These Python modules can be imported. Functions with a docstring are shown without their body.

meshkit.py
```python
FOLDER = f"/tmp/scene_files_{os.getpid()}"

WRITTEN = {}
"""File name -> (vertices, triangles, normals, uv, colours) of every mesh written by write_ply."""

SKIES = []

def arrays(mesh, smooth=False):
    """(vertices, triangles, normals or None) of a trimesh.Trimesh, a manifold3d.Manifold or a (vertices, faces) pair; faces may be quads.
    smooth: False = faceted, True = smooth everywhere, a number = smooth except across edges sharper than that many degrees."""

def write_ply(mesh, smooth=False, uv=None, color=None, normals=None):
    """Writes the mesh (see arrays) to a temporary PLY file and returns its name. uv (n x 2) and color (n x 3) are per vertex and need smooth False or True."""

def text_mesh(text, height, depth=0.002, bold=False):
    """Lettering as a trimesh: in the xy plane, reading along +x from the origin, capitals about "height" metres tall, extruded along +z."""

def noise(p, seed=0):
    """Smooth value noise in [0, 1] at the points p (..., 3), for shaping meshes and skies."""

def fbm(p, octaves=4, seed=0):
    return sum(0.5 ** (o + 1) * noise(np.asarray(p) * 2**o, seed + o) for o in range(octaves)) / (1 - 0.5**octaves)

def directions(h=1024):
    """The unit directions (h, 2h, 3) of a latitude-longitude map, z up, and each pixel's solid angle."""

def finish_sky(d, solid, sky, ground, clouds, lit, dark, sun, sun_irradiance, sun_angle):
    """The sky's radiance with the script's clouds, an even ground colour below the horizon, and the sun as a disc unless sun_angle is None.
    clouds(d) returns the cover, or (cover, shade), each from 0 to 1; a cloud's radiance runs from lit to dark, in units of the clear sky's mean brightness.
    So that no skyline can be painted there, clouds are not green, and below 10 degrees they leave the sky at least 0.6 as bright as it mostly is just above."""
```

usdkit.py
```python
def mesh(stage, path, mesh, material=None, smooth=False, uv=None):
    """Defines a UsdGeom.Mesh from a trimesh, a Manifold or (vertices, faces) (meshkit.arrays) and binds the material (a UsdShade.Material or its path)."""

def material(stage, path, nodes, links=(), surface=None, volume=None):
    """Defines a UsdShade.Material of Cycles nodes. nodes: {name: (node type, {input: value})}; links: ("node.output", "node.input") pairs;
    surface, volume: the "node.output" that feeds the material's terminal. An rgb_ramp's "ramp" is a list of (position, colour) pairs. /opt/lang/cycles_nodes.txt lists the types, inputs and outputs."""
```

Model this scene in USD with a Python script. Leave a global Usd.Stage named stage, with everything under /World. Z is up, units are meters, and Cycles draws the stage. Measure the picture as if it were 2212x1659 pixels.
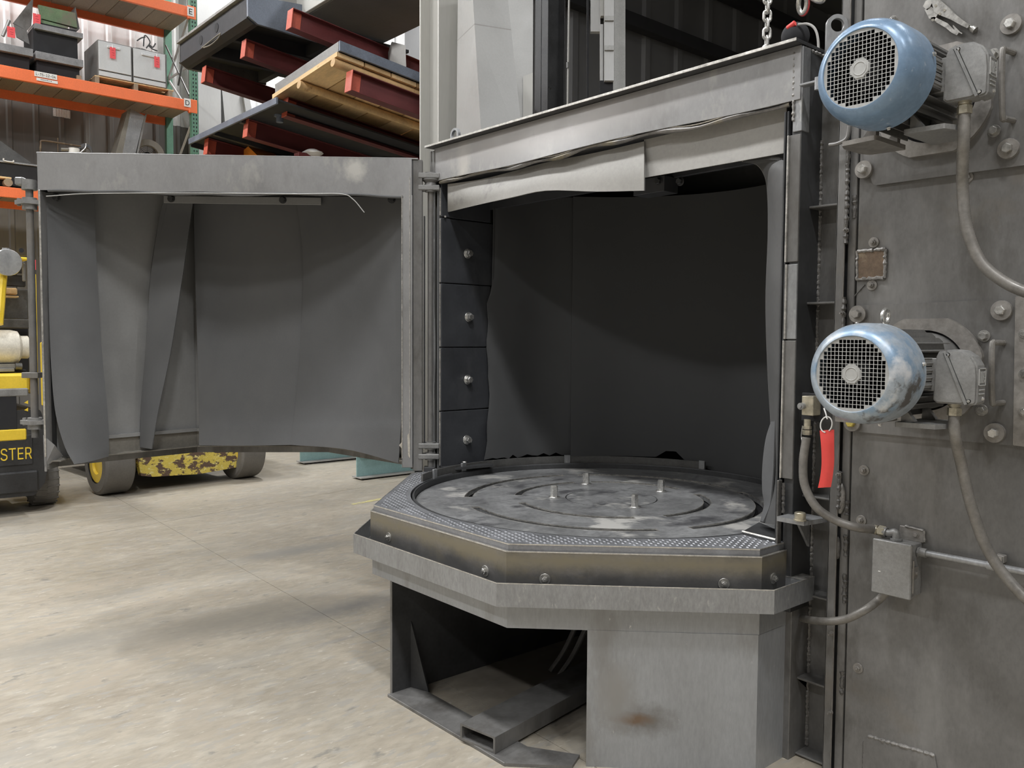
import math, random
import numpy as np, trimesh, usdkit, meshkit
import manifold3d as m3
from shapely.geometry import Polygon, Point, LineString, box as sbox
from shapely.ops import unary_union
from pxr import Usd, UsdGeom, UsdLux, UsdShade, Gf, Sdf, Vt

random.seed(7)
rng = np.random.default_rng(11)
stage = Usd.Stage.CreateInMemory()
UsdGeom.SetStageUpAxis(stage, 'Z'); UsdGeom.SetStageMetersPerUnit(stage, 1.0)
UsdGeom.Xform.Define(stage, '/World')

# ---------------------------------------------------------------- camera (x along the cabinet front, y into it, z up, metres)
FPX, PITCH, ROLL, HEAD = 1819.12, math.radians(3.0643), math.radians(.341), math.radians(-49.01)
CAM = np.array([2.701, -3.015, 1.53])
_b = np.array([[math.cos(HEAD), math.sin(HEAD), 0], [-math.sin(HEAD), math.cos(HEAD), 0], [0, 0, 1.]])
_f = np.array([0, math.cos(PITCH), -math.sin(PITCH)]); _r = np.array([1., 0, 0]); _u = np.cross(_r, _f)
FWD = _b @ _f
RGT = _b @ (math.cos(ROLL) * _r + math.sin(ROLL) * _u)
UPV = _b @ (-math.sin(ROLL) * _r + math.cos(ROLL) * _u)
cam = UsdGeom.Camera.Define(stage, '/World/camera')
m = Gf.Matrix4d(1)
for i, row in enumerate((RGT, UPV, -FWD, CAM)):
    m.SetRow(i, Gf.Vec4d(*[float(c) for c in row], 1.0 if i == 3 else 0.0))
cam.AddTransformOp().Set(m)
cam.CreateHorizontalApertureAttr(36.0); cam.CreateVerticalApertureAttr(36.0 * 1659 / 2212)
cam.CreateFocalLengthAttr(FPX / 2212 * 36.0)
cam.CreateClippingRangeAttr(Gf.Vec2f(0.05, 200))
cam.CreateFStopAttr(0.0)
cam.CreateExposureAttr(0.17)

# ---------------------------------------------------------------- lights: rows of high-bay LED fixtures under the roof
LIGHT_Z, LIGHT_I = 8.2, 70.0
GAIN = ((1.4, .9, .6, .85, .7), (2.5, 1.5, 1.3, 1.75, 1.3), (2.0, .5, .15, .6, .9))
for j, y in enumerate((-9.2, -3.4, 3.0)):
    for i, x in enumerate((-8.2, -4.4, -0.6, 3.2, 7.0)):
        l = UsdLux.RectLight.Define(stage, f'/World/high_bay_light_{j*5+i+1:03d}')
        l.AddTranslateOp().Set(Gf.Vec3d(x, y, LIGHT_Z))
        l.CreateWidthAttr(1.3); l.CreateHeightAttr(.5)
        l.CreateIntensityAttr(LIGHT_I * GAIN[j][i])
        l.CreateColorAttr(Gf.Vec3f(.985, .99, 1.0))

# ---------------------------------------------------------------- helpers
def ray(u, v): return FWD + (u - 1106.0) / FPX * RGT - (v - 829.5) / FPX * UPV
def at(u, v, x=None, y=None, z=None, D=None):
    """the point of the real plane x=, y=, z= (or at depth D) that the photograph shows at pixel u, v: a measurement"""
    d = ray(u, v)
    t = D if D is not None else (x - CAM[0]) / d[0] if x is not None else (y - CAM[1]) / d[1] if y is not None else (z - CAM[2]) / d[2]
    return CAM + t * d
def unit(v): v = np.asarray(v, float); return v / np.linalg.norm(v)
def tm(v, f): return trimesh.Trimesh(np.asarray(v, float), np.asarray(f, int), process=False)
def cat(*ms):
    out = []
    for a in ms: out.extend(a if isinstance(a, (list, tuple)) else [a])
    return trimesh.util.concatenate(out)
def hull(pts): return trimesh.convex.convex_hull(np.asarray(pts, float))
def box(x0, x1, y0, y1, z0, z1, c=.002):
    x0, x1 = min(x0, x1), max(x0, x1); y0, y1 = min(y0, y1), max(y0, y1); z0, z1 = min(z0, z1), max(z0, z1)
    c = min(c, (x1 - x0) * .3, (y1 - y0) * .3, (z1 - z0) * .3)
    p = []
    for X, sx in ((x0, 1), (x1, -1)):
        for Y, sy in ((y0, 1), (y1, -1)):
            for Z, sz in ((z0, 1), (z1, -1)):
                p += [(X + sx * c, Y + sy * c, Z), (X + sx * c, Y, Z + sz * c), (X, Y + sy * c, Z + sz * c)]
    return hull(p)
def frame(o, ex, ey, ez):
    T = np.eye(4); T[:3, 0] = ex; T[:3, 1] = ey; T[:3, 2] = ez; T[:3, 3] = o; return T
def put(mesh, T):
    mesh = mesh.copy(); mesh.apply_transform(T); return mesh
def axis_frame(o, n):
    n = unit(n); a = np.array([0, 0, 1.]) if abs(n[2]) < .9 else np.array([1., 0, 0])
    ex = unit(np.cross(a, n)); return frame(o, ex, np.cross(n, ex), n)
def cyl(p0, p1, r, n=20, r1=None):
    p0, p1 = np.asarray(p0, float), np.asarray(p1, float); h = np.linalg.norm(p1 - p0)
    return put(lathe([(0, 0), (r, 0), (r if r1 is None else r1, h), (0, h)], n), axis_frame(p0, p1 - p0))
def lathe(prof, n=32):
    """profile of (radius, height) about z; sharp faces are handled by the smoothing angle"""
    P = np.array(prof, float); k = len(P); a = np.linspace(0, 2 * np.pi, n, endpoint=False)
    v = np.stack([np.outer(np.cos(a), P[:, 0]), np.outer(np.sin(a), P[:, 0]), np.tile(P[:, 1], (n, 1))], -1).reshape(-1, 3)
    f = []
    for i in range(n):
        j = (i + 1) % n
        for q in range(k - 1):
            a0, a1, b0, b1 = i * k + q, i * k + q + 1, j * k + q, j * k + q + 1
            if P[q, 0] > 1e-9: f.append((a0, b0, b1))
            if P[q + 1, 0] > 1e-9: f.append((a0, b1, a1))
    t = trimesh.Trimesh(v, f, process=False); t.merge_vertices(); return t
def prism(poly, h, T=None):
    if not isinstance(poly, Polygon) and not hasattr(poly, 'geoms'): poly = Polygon(poly)
    gs = poly.geoms if hasattr(poly, 'geoms') else [poly]
    t = cat([tm(*(lambda q: (q.vert_properties[:, :3], q.tri_verts))(m3.CrossSection([np.array(c.coords)[:-1] for c in (g.exterior, *g.interiors)], m3.FillRule.EvenOdd).extrude(h).to_mesh())) for g in gs if not g.is_empty and g.geom_type == 'Polygon'])
    return t if T is None else put(t, T)
def wall_prism(poly_xz, y0, y1):
    """a polygon given in x, z, between y0 (front) and y1"""
    return prism(poly_xz, y1 - y0, frame((0, y1, 0), (1, 0, 0), (0, 0, 1), (0, -1, 0)))
def smooth_path(pts, n=12):
    P = np.asarray(pts, float); out = []
    Q = np.vstack([2 * P[0] - P[1], P, 2 * P[-1] - P[-2]])
    for i in range(1, len(Q) - 2):
        for t in np.linspace(0, 1, n, endpoint=False):
            out.append(.5 * (2 * Q[i] + (Q[i+1] - Q[i-1]) * t + (2*Q[i-1] - 5*Q[i] + 4*Q[i+1] - Q[i+2]) * t**2 + (3*Q[i] - Q[i-1] - 3*Q[i+1] + Q[i+2]) * t**3))
    return np.array(out + [P[-1]])
def tube(pts, r, n=10, closed=False, ridges=0):
    P = np.asarray(pts, float); k = len(P)
    T = np.gradient(P, axis=0) if not closed else np.roll(P, -1, 0) - np.roll(P, 1, 0)
    T /= np.linalg.norm(T, axis=1, keepdims=True)
    a = np.array([0, 0, 1.]) if abs(T[0][2]) < .9 else np.array([1., 0, 0])
    N = unit(np.cross(T[0], a)); rings = []
    R = np.broadcast_to(np.asarray(r, float), (k,)).copy()
    if ridges: R = R * (1 + ridges * (np.arange(k) % 2))
    ang = np.linspace(0, 2 * np.pi, n, endpoint=False)
    for i in range(k):
        N = unit(N - T[i] * (N @ T[i])); Bn = np.cross(T[i], N)
        rings.append(P[i] + R[i] * (np.outer(np.cos(ang), N) + np.outer(np.sin(ang), Bn)))
    v = np.vstack(rings); f = []
    for i in range(k if closed else k - 1):
        for j in range(n):
            a0, a1, b0, b1 = i*n + j, i*n + (j+1) % n, ((i+1) % k)*n + j, ((i+1) % k)*n + (j+1) % n
            f += [(a0, a1, b1), (a0, b1, b0)]
    if not closed:
        v = np.vstack([v, P[0], P[-1]])
        for j in range(n):
            f += [(k*n, (j+1) % n, j), (k*n+1, (k-1)*n + j, (k-1)*n + (j+1) % n)]
    return tm(v, f)
def sheet(G, th=.006):
    """a thin solid sheet over a grid of points G[i][j]"""
    G = np.asarray(G, float); a, b = G.shape[:2]
    du, dv = np.gradient(G, axis=0), np.gradient(G, axis=1)
    N = np.cross(du, dv); N /= np.maximum(np.linalg.norm(N, axis=2, keepdims=True), 1e-12)
    v = np.vstack([(G + N * th / 2).reshape(-1, 3), (G - N * th / 2).reshape(-1, 3)]); o = a * b; f = []
    I = lambda i, j: i * b + j
    for i in range(a - 1):
        for j in range(b - 1):
            p, q, r, s = I(i, j), I(i+1, j), I(i+1, j+1), I(i, j+1)
            f += [(p, q, r), (p, r, s), (o+p, o+r, o+q), (o+p, o+s, o+r)]
    rim = [I(i, 0) for i in range(a)] + [I(a-1, j) for j in range(1, b)] + [I(i, b-1) for i in range(a-2, -1, -1)] + [I(0, j) for j in range(b-2, 0, -1)]
    for k in range(len(rim)):
        p, q = rim[k], rim[(k+1) % len(rim)]; f += [(p, o+p, o+q), (p, o+q, q)]
    t = tm(v, f); t.fix_normals(); return t
def net(C, nu=24, nv=24):
    """a smooth patch through a control net C[i][j] (Catmull-Rom both ways)"""
    C = np.asarray(C, float)
    rows = [smooth_path(C[i], max(1, nv // (C.shape[1] - 1))) for i in range(C.shape[0])]
    rows = np.array(rows)
    cols = [smooth_path(rows[:, j], max(1, nu // (C.shape[0] - 1))) for j in range(rows.shape[1])]
    return np.array(cols).transpose(1, 0, 2)
def hexbolt(p, n, af=.019, h=.012, wr=.02, wh=.003, stud=0, spin=0.3, dome=True):
    """washer + hexagon head (or nut with a stud end) sitting at p, pointing along n"""
    ms = []; z = 0
    if wr: ms.append(lathe([(0, 0), (wr, 0), (wr, wh * .7), (wr * .95, wh), (0, wh)], 20)); z = wh
    R = af / math.sqrt(3); pts = []
    for i in range(6):
        a = spin + i * math.pi / 3
        pts += [(R*math.cos(a), R*math.sin(a), z), (R*math.cos(a), R*math.sin(a), z + h*.8), (R*.84*math.cos(a), R*.84*math.sin(a), z + h)]
    ms.append(hull(pts))
    if stud: ms.append(lathe([(0, z), (af*.3, z), (af*.3, z+h+stud*.8), (af*.22, z+h+stud), (0, z+h+stud)], 10))
    return put(cat(ms), axis_frame(p, n))
def weld(p0, p1, r=.005, n=None, seed=0):
    p0, p1 = np.asarray(p0, float), np.asarray(p1, float); L = np.linalg.norm(p1 - p0); n = n or max(6, int(L / .006))
    g = np.random.default_rng(seed); t = np.linspace(0, 1, n)[:, None]
    P = p0 + (p1 - p0) * t + g.normal(0, r * .12, (n, 3))
    return tube(P, r * (1 + .22 * np.sin(np.arange(n) * 1.9) + g.normal(0, .12, n)), 7)
def vnoise(mesh, amp, sc, seed=0):
    mesh = mesh.copy(); v = mesh.vertices
    mesh.vertices = v + amp * np.stack([meshkit.fbm(v * sc + 13.1 * k + seed) for k in range(3)], 1); return mesh

_used = {}
def numbered(path):
    k = _used.get(path, -1) + 1; _used[path] = k
    return path if k == 0 else f'{path}_{k:03d}'
_loc = {}
def tag(p, label=None, category=None, group=None, kind=None):
    for key, val in (('label', label), ('category', category), ('group', group), ('kind', kind)):
        if val: p.SetCustomDataByKey(key, val)
    return p
def thing(name, label=None, category=None, loc=(0, 0, 0), group=None, kind=None):
    path = numbered('/World/' + name); x = UsdGeom.Xform.Define(stage, path)
    x.AddTranslateOp().Set(Gf.Vec3d(*[float(c) for c in loc])); _loc[path] = np.asarray(loc, float)
    return tag(x.GetPrim(), label, category, group, kind)
def part(parent, name, mesh, mat, smooth=30, label=None, kind=None):
    """one Mesh under a thing (or under a part); the mesh is given in world coordinates"""
    if isinstance(mesh, (list, tuple)): mesh = cat(mesh)
    pp = str(parent.GetPath()); root = '/'.join(pp.split('/')[:3]); path = numbered(pp + '/' + name)
    v = mesh.copy(); v.vertices = v.vertices - _loc[root]
    p = usdkit.mesh(stage, path, v, MAT[mat] if isinstance(mat, str) else mat, smooth=smooth).GetPrim()
    return tag(p, label, None, None, kind)
def single(name, mesh, mat, label=None, category=None, group=None, kind=None, smooth=30):
    if isinstance(mesh, (list, tuple)): mesh = cat(mesh)
    path = numbered('/World/' + name)
    p = usdkit.mesh(stage, path, mesh, MAT[mat], smooth=smooth).GetPrim()
    return tag(p, label, category, group, kind)
def copy_of(src, loc, label, category, group=None, rotz=0):
    path = numbered(str(src.GetPath())); x = UsdGeom.Xform.Define(stage, path)
    x.GetPrim().GetReferences().AddInternalReference(src.GetPath()); x.GetPrim().SetInstanceable(True)
    x.ClearXformOpOrder(); x.AddTranslateOp().Set(Gf.Vec3d(*[float(c) for c in loc]))
    if rotz: x.AddRotateZOp().Set(float(rotz))
    return tag(x.GetPrim(), label, category, group)

# ---------------------------------------------------------------- materials
MAT = {}
def M(name, col, rough=.6, metal=0., var=.22, sc=5., st=(1, 1, 1), rot=(0, 0, 0), fine=.1, fsc=70., bump=.12, bd=.002, stains=(), rvar=.12, spec=.5, spots=()):
    """procedural paint / metal / rubber: a cloudy tone, a fine grain, optional stains (colour, low, high, scale, stretch, roughness), a little relief"""
    c = np.array(col, float)
    N = {'g': ('geometry', {}), 'm': ('mapping', {'scale': st, 'rotation': rot}), 'n1': ('noise_texture', {'scale': sc, 'detail': 6., 'roughness': .6}),
         'n2': ('noise_texture', {'scale': fsc, 'detail': 4., 'roughness': .65}),
         'r1': ('rgb_ramp', {'ramp': [(.28, c * (1 - var)), (.5, c), (.72, np.minimum(c * (1 + var), 1))]}),
         'r2': ('rgb_ramp', {'ramp': [(.3, (1 - fine,) * 3), (.5, (1, 1, 1)), (.7, (1 + fine,) * 3)]}),
         'x': ('mix_color', {'blend_type': 'multiply', 'fac': 1.0}),
         'rr': ('map_range', {'from_min': .3, 'from_max': .7, 'to_min': max(.05, rough - rvar), 'to_max': min(1, rough + rvar), 'clamp': True}),
         'b': ('bump', {'strength': bump, 'distance': bd}), 'p': ('principled_bsdf', {'metallic': metal, 'specular_ior_level': spec})}
    L = [('g.position', 'm.vector'), ('m.vector', 'n1.vector'), ('m.vector', 'n2.vector'), ('n1.fac', 'r1.fac'), ('n2.fac', 'r2.fac'),
         ('r1.color', 'x.a'), ('r2.color', 'x.b'), ('n1.fac', 'rr.value'), ('n2.fac', 'b.height'), ('b.normal', 'p.normal')]
    cur, rc = 'x.result', 'rr.result'
    for i, (sc_col, lo, hi, ssc, sst, srough) in enumerate(stains):
        N[f'sm{i}'] = ('mapping', {'scale': sst, 'rotation': rot, 'location': (3.1 * i + 1.7, 2.3 * i, 1.1 * i)})
        N[f'sn{i}'] = ('noise_texture', {'scale': ssc, 'detail': 7., 'roughness': .62})
        N[f'sr{i}'] = ('map_range', {'from_min': lo, 'from_max': hi, 'to_min': 0., 'to_max': 1., 'clamp': True})
        N[f'sx{i}'] = ('mix_color', {'blend_type': 'mix', 'b': sc_col})
        L += [('g.position', f'sm{i}.vector'), (f'sm{i}.vector', f'sn{i}.vector'), (f'sn{i}.fac', f'sr{i}.value'), (f'sr{i}.result', f'sx{i}.fac'), (cur, f'sx{i}.a')]
        cur = f'sx{i}.result'
        if srough is not None:
            N[f'sq{i}'] = ('mix_float', {'b': srough}); L += [(f'sr{i}.result', f'sq{i}.fac'), (rc, f'sq{i}.a')]; rc = f'sq{i}.result'
    for i, (c0, s0, scol, e0, e1, amp, nsc) in enumerate(spots):            # a mark at a place of its own: centre, 1/size, colour, edge, ragged by noise
        N[f'va{i}'] = ('vector_math', {'math_type': 'subtract', 'vector2': c0}); N[f'vb{i}'] = ('vector_math', {'math_type': 'multiply', 'vector2': s0}); N[f'vl{i}'] = ('vector_math', {'math_type': 'length'})
        N[f'vn{i}'] = ('noise_texture', {'scale': nsc, 'detail': 6., 'roughness': .65}); N[f'vm{i}'] = ('math', {'math_type': 'multiply_add', 'value2': amp})
        N[f'vr{i}'] = ('map_range', {'from_min': e0 + amp * .5, 'from_max': e1 + amp * .5, 'to_min': 1., 'to_max': 0., 'clamp': True}); N[f'vx{i}'] = ('mix_color', {'blend_type': 'mix', 'b': scol})
        L += [('g.position', f'va{i}.vector1'), (f'va{i}.vector', f'vb{i}.vector1'), (f'vb{i}.vector', f'vl{i}.vector1'), ('g.position', f'vn{i}.vector'), (f'vn{i}.fac', f'vm{i}.value1'), (f'vl{i}.value', f'vm{i}.value3'), (f'vm{i}.value', f'vr{i}.value'), (f'vr{i}.result', f'vx{i}.fac'), (cur, f'vx{i}.a')]
        cur = f'vx{i}.result'
    L += [(cur, 'p.base_color'), (rc, 'p.roughness')]
    MAT[name] = usdkit.material(stage, '/World/Looks/' + name, N, L, surface='p.BSDF'); return MAT[name]
RUST = (.16, .085, .045); DIRT = (.075, .07, .062)
M('painted_steel', (.172, .168, .161), .48, .3, .25, 2.2, st=(1, 1, .55), fine=.1, stains=[((.28, .275, .265), .5, .66, 1.9, (1.2, 1, .4), .4), ((.1, .094, .085), .54, .68, 3.4, (1.4, 1, .6), .6), ((.19, .16, .12), .6, .78, 1.3, (1, 1, 1), None)])
M('door_steel', (.31, .307, .305), .42, .35, .12, 2., st=(1, 1, .6), fine=.05, spots=[((*at(1003, 345, y=-.304)[:2], 2.46), (17, 17, 8), (.52, .5, .46), .4, 1.2, .9, 40.), ((-1.3, -.66, 2.43), (15, 15, 15), (.5, .485, .45), .4, 1.2, 1., 40.), ((-.2, -.3, 2.5), (1.2, 3, 9), (.39, .375, .365), .5, 1.2, .4, 5.)], stains=[((.2, .195, .19), .56, .74, 4., (1, 1, .5), .5), ((.47, .46, .43), .6, .72, 5., (1, 1, .5), .28)])
M('galvanised', (.335, .34, .345), .42, .55, .16, 9., st=(1, 1, .35), fine=.14, fsc=110, stains=[((.5, .5, .49), .62, .7, 38., (1, 1, .4), .35), ((.24, .235, .225), .58, .75, 4., (1, 1, .6), .55)])
M('plinth_steel', (.375, .386, .4), .45, .4, .12, 5., st=(1, 1, .3), fine=.08, fsc=90, spots=[((.795, -.735, .178), (9, 9, 20), (.235, .23, .22), .3, 1.4, 1.5, 22.), ((.775, -.755, .18), (15, 15, 44), (.215, .15, .105), .4, 1.3, 1.2, 34.), ((.73, -.80, .26), (16, 16, 9), (.33, .325, .315), .3, 1.4, 1.2, 22.)], stains=[((.27, .265, .255), .57, .73, 5., (1, 1, .3), .5), ((.62, .62, .61), .68, .74, 40., (1, 1, .5), .4)])
M('bright_edge', (.62, .6, .56), .3, .7, .15, 20., fine=.2)
M('band_steel', (.21, .2, .19), .45, .45, .28, 6., st=(1, 1, 1.4), fine=.14, spots=[((0, 0, .745), (0, 0, 26), (.26, .232, .168), .0, 1.4, 1.5, 13.), ((0, 0, .66), (0, 0, 20), (.12, .118, .115), .0, 1.4, 1.6, 11.)], stains=[((.27, .23, .14), .5, .68, 3.5, (1, 1, 2.2), .5), ((.085, .083, .082), .54, .7, 5., (1, 1, 1.2), .55), (RUST, .68, .78, 9., (1, 1, 1), .8)])
M('deck_steel', (.27, .275, .29), .42, .45, .18, 8., fine=.12)
M('table_steel', (.24, .242, .243), .42, .22, .25, 5., fine=.2, fsc=45, stains=[((.1, .1, .105), .54, .68, 4.5, (1.6, 1, 1), .34), ((.5, .49, .46), .565, .64, 2.6, (1, 1, 1), .6)], bump=.2)
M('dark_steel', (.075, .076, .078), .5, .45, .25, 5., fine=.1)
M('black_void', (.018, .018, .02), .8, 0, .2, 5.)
M('rubber', (.128, .13, .132), .62, 0, .1, 2.2, fine=.05, fsc=160, bump=.06, stains=[((.155, .155, .153), .5, .75, 1.4, (1, 1, .6), .6)], spec=.35)
M('rubber_dark', (.08, .081, .082), .65, 0, .1, 2.2, fine=.05, fsc=160, bump=.06, stains=[((.095, .095, .094), .52, .75, 1.4, (1, 1, .6), .6)], spec=.3)
M('rubber_mid', (.105, .105, .104), .55, 0, .1, 3., fine=.05, spec=.4)
M('rubber_light', (.36, .35, .33), .6, 0, .1, 3., fine=.05, stains=[((.24, .235, .225), .6, .72, 6., (1, 1, 1), .6)], spec=.3)
M('wear_plate', (.062, .065, .072), .5, .3, .2, 4., fine=.08, stains=[((.1, .1, .105), .54, .75, 3., (1, 1, .5), .55)])
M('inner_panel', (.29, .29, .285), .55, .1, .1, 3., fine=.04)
M('inner_rail', (.23, .215, .185), .6, .1, .2, 6., fine=.1)
M('bolt_steel', (.42, .41, .385), .35, .75, .2, 40., fine=.15)
M('bolt_bright', (.7, .69, .66), .28, .85, .15, 40., fine=.15)
M('washer_grey', (.27, .255, .235), .5, .4, .2, 30., fine=.12)
M('brass_fitting', (.5, .46, .36), .35, .7, .2, 30., fine=.12)
M('conduit', (.2, .188, .17), .45, .25, .18, 18., fine=.12, stains=[((.3, .29, .27), .55, .72, 9., (1, 1, 1), .35)])
M('cast_grey', (.27, .268, .26), .48, .35, .16, 14., fine=.12, fsc=120)
M('fin_dark', (.13, .128, .122), .5, .35, .2, 14., fine=.12)
M('cowl_blue', (.2, .3, .43), .28, .15, .1, 9., fine=.08, stains=[((.4, .48, .58), .61, .69, 40., (1, 1, 1), .3), ((.27, .35, .45), .55, .75, 4., (1, 1, 1), .35)])
M('cowl_worn', (.4, .455, .51), .36, .3, .2, 7., fine=.12, stains=[((.26, .37, .5), .5, .6, 7., (1, 1, 1), .35), ((.13, .125, .12), .57, .64, 9., (1, 1, 1), .55), ((.78, .8, .82), .63, .72, 6., (1, 1, 1), .25)])
M('grille_grey', (.4, .4, .385), .5, .15, .12, 20., fine=.08)
M('tag_red', (.78, .07, .06), .5, 0, .06, 8., fine=.03)
M('tag_pink_red', (.85, .1, .11), .5, 0, .06, 8., fine=.03)
M('tag_print', (.35, .03, .04), .6, 0, .1, 20.)
M('white_plastic', (.78, .77, .74), .4, 0, .05, 10., fine=.03)
M('yellow_zinc', (.72, .6, .16), .3, .7, .1, 30.)
M('rusty_patch', (.15, .105, .07), .65, .25, .3, 18., fine=.2, stains=[((.28, .23, .15), .52, .66, 14., (1, 1, 1), .6)])
M('weld_bead', (.27, .26, .245), .45, .5, .3, 90., fine=.25, fsc=300, bump=.4)
M('weld_dark', (.13, .125, .118), .5, .4, .3, 90., fine=.25, fsc=300, bump=.4)
# the setting
M('concrete', (.40, .356, .285), .5, 0, .1, 1.6, st=(1, .42, 1), rot=(0, 0, .62), fine=.14, fsc=26., bump=.06, bd=.003, rvar=.14,
  stains=[((.36, .335, .29), .52, .72, 3.6, (1, .3, 1), .55), ((.49, .45, .375), .5, .72, 10., (1, .42, 1), .45), ((.42, .365, .29), .55, .72, 2.2, (1, .6, 1), .5), ((.30, .29, .275), .62, .72, 5.1, (1, .2, 1), .5), ((.38, .355, .31), .55, .62, 28., (1, .35, 1), .5), ((.56, .525, .45), .6, .7, 38., (1, .4, 1), .5), ((.27, .255, .22), .62, .7, 16., (1, .5, 1), .5)],
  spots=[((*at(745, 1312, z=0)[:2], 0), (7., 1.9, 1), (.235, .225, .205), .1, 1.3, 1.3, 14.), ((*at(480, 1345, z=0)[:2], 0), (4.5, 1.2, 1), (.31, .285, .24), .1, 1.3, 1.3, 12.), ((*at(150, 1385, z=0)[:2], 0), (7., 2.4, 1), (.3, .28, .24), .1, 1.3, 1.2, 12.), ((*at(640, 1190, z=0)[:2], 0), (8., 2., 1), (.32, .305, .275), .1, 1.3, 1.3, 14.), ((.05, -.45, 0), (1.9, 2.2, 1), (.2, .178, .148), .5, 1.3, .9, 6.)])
M('joint_dark', (.3, .27, .22), .8, 0, .2, 5.)
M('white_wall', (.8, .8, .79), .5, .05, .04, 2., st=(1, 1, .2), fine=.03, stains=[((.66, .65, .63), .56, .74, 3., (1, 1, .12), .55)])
M('grey_wall', (.3, .29, .275), .6, .05, .12, 2., st=(1, 1, .3), fine=.05)
M('dark_wall', (.15, .15, .15), .6, .05, .14, 2., st=(1, 1, .3), fine=.05)
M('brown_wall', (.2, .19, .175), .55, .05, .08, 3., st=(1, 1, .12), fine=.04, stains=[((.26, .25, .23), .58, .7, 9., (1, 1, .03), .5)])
M('lit_patch_white', (.9, .9, .9), .5, 0, .02, 3.)
M('roof', (.12, .12, .118), .6, .05, .1, 2.)
M('column_paint', (.46, .452, .42), .42, .1, .05, 3., st=(1, 1, .15), fine=.03, stains=[((.5, .49, .45), .58, .74, 5., (1, 1, .1), .5)])
M('frame_paint', (.5, .5, .49), .45, .1, .06, 3., st=(1, 1, .2), fine=.03)

# ---------------------------------------------------------------- the setting
fl = thing('floor', kind='structure')
def floor_line(p, q):
    a, b = at(*p, z=0)[:2], at(*q, z=0)[:2]; d = unit(b - a); return LineString([a - 30 * d, b + 30 * d])
slabs = sbox(-9.7, -11.5, 9.5, 17)
cuts = [floor_line((204, 1153), (580, 1088)).buffer(.0022), floor_line((308, 1107), (420, 1170)).buffer(.0016)]
for g in slabs.difference(unary_union(cuts)).geoms:
    part(fl, 'slab', prism(g, .15, frame((0, 0, -.15), (1, 0, 0), (0, 1, 0), (0, 0, 1))), 'concrete', smooth=False)
part(fl, 'joint_base', box(-9.7, 9.5, -11.5, 17, -.3, -.004), 'joint_dark', smooth=False)
def ribbed(p0, p1, z0, z1, pitch=.3, depth=.03, side=1):
    """corrugated cladding between two plan points: flat pans with narrow trapezoid ribs"""
    p0, p1 = np.array(p0, float), np.array(p1, float); L = np.linalg.norm(p1 - p0); d = (p1 - p0) / L; nrm = np.array([-d[1], d[0]]) * side
    prof = []; s = 0
    while s < L:
        for ds, h in ((0, 0), (pitch*.72, 0), (pitch*.78, depth), (pitch*.92, depth), (pitch*.98, 0)):
            if s + ds <= L: prof.append((s + ds, h))
        s += pitch
    prof.append((L, 0)); P = np.array([p0 + d * a + nrm * h for a, h in prof]); Q = P - nrm * .02
    k = len(P); v = np.vstack([np.c_[P, np.full(k, z0)], np.c_[P, np.full(k, z1)], np.c_[Q, np.full(k, z0)], np.c_[Q, np.full(k, z1)]]); f = []
    for i in range(k - 1): f += [(i, i+1, k+i+1), (i, k+i+1, k+i), (2*k+i+1, 2*k+i, 3*k+i), (2*k+i+1, 3*k+i, 3*k+i+1)]
    f += [(k-1, 3*k-1, 4*k-1), (k-1, 4*k-1, 2*k-1), (0, k, 3*k), (0, 3*k, 2*k)]
    t = tm(v, f); return t
wl = thing('wall_left', kind='structure')
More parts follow.
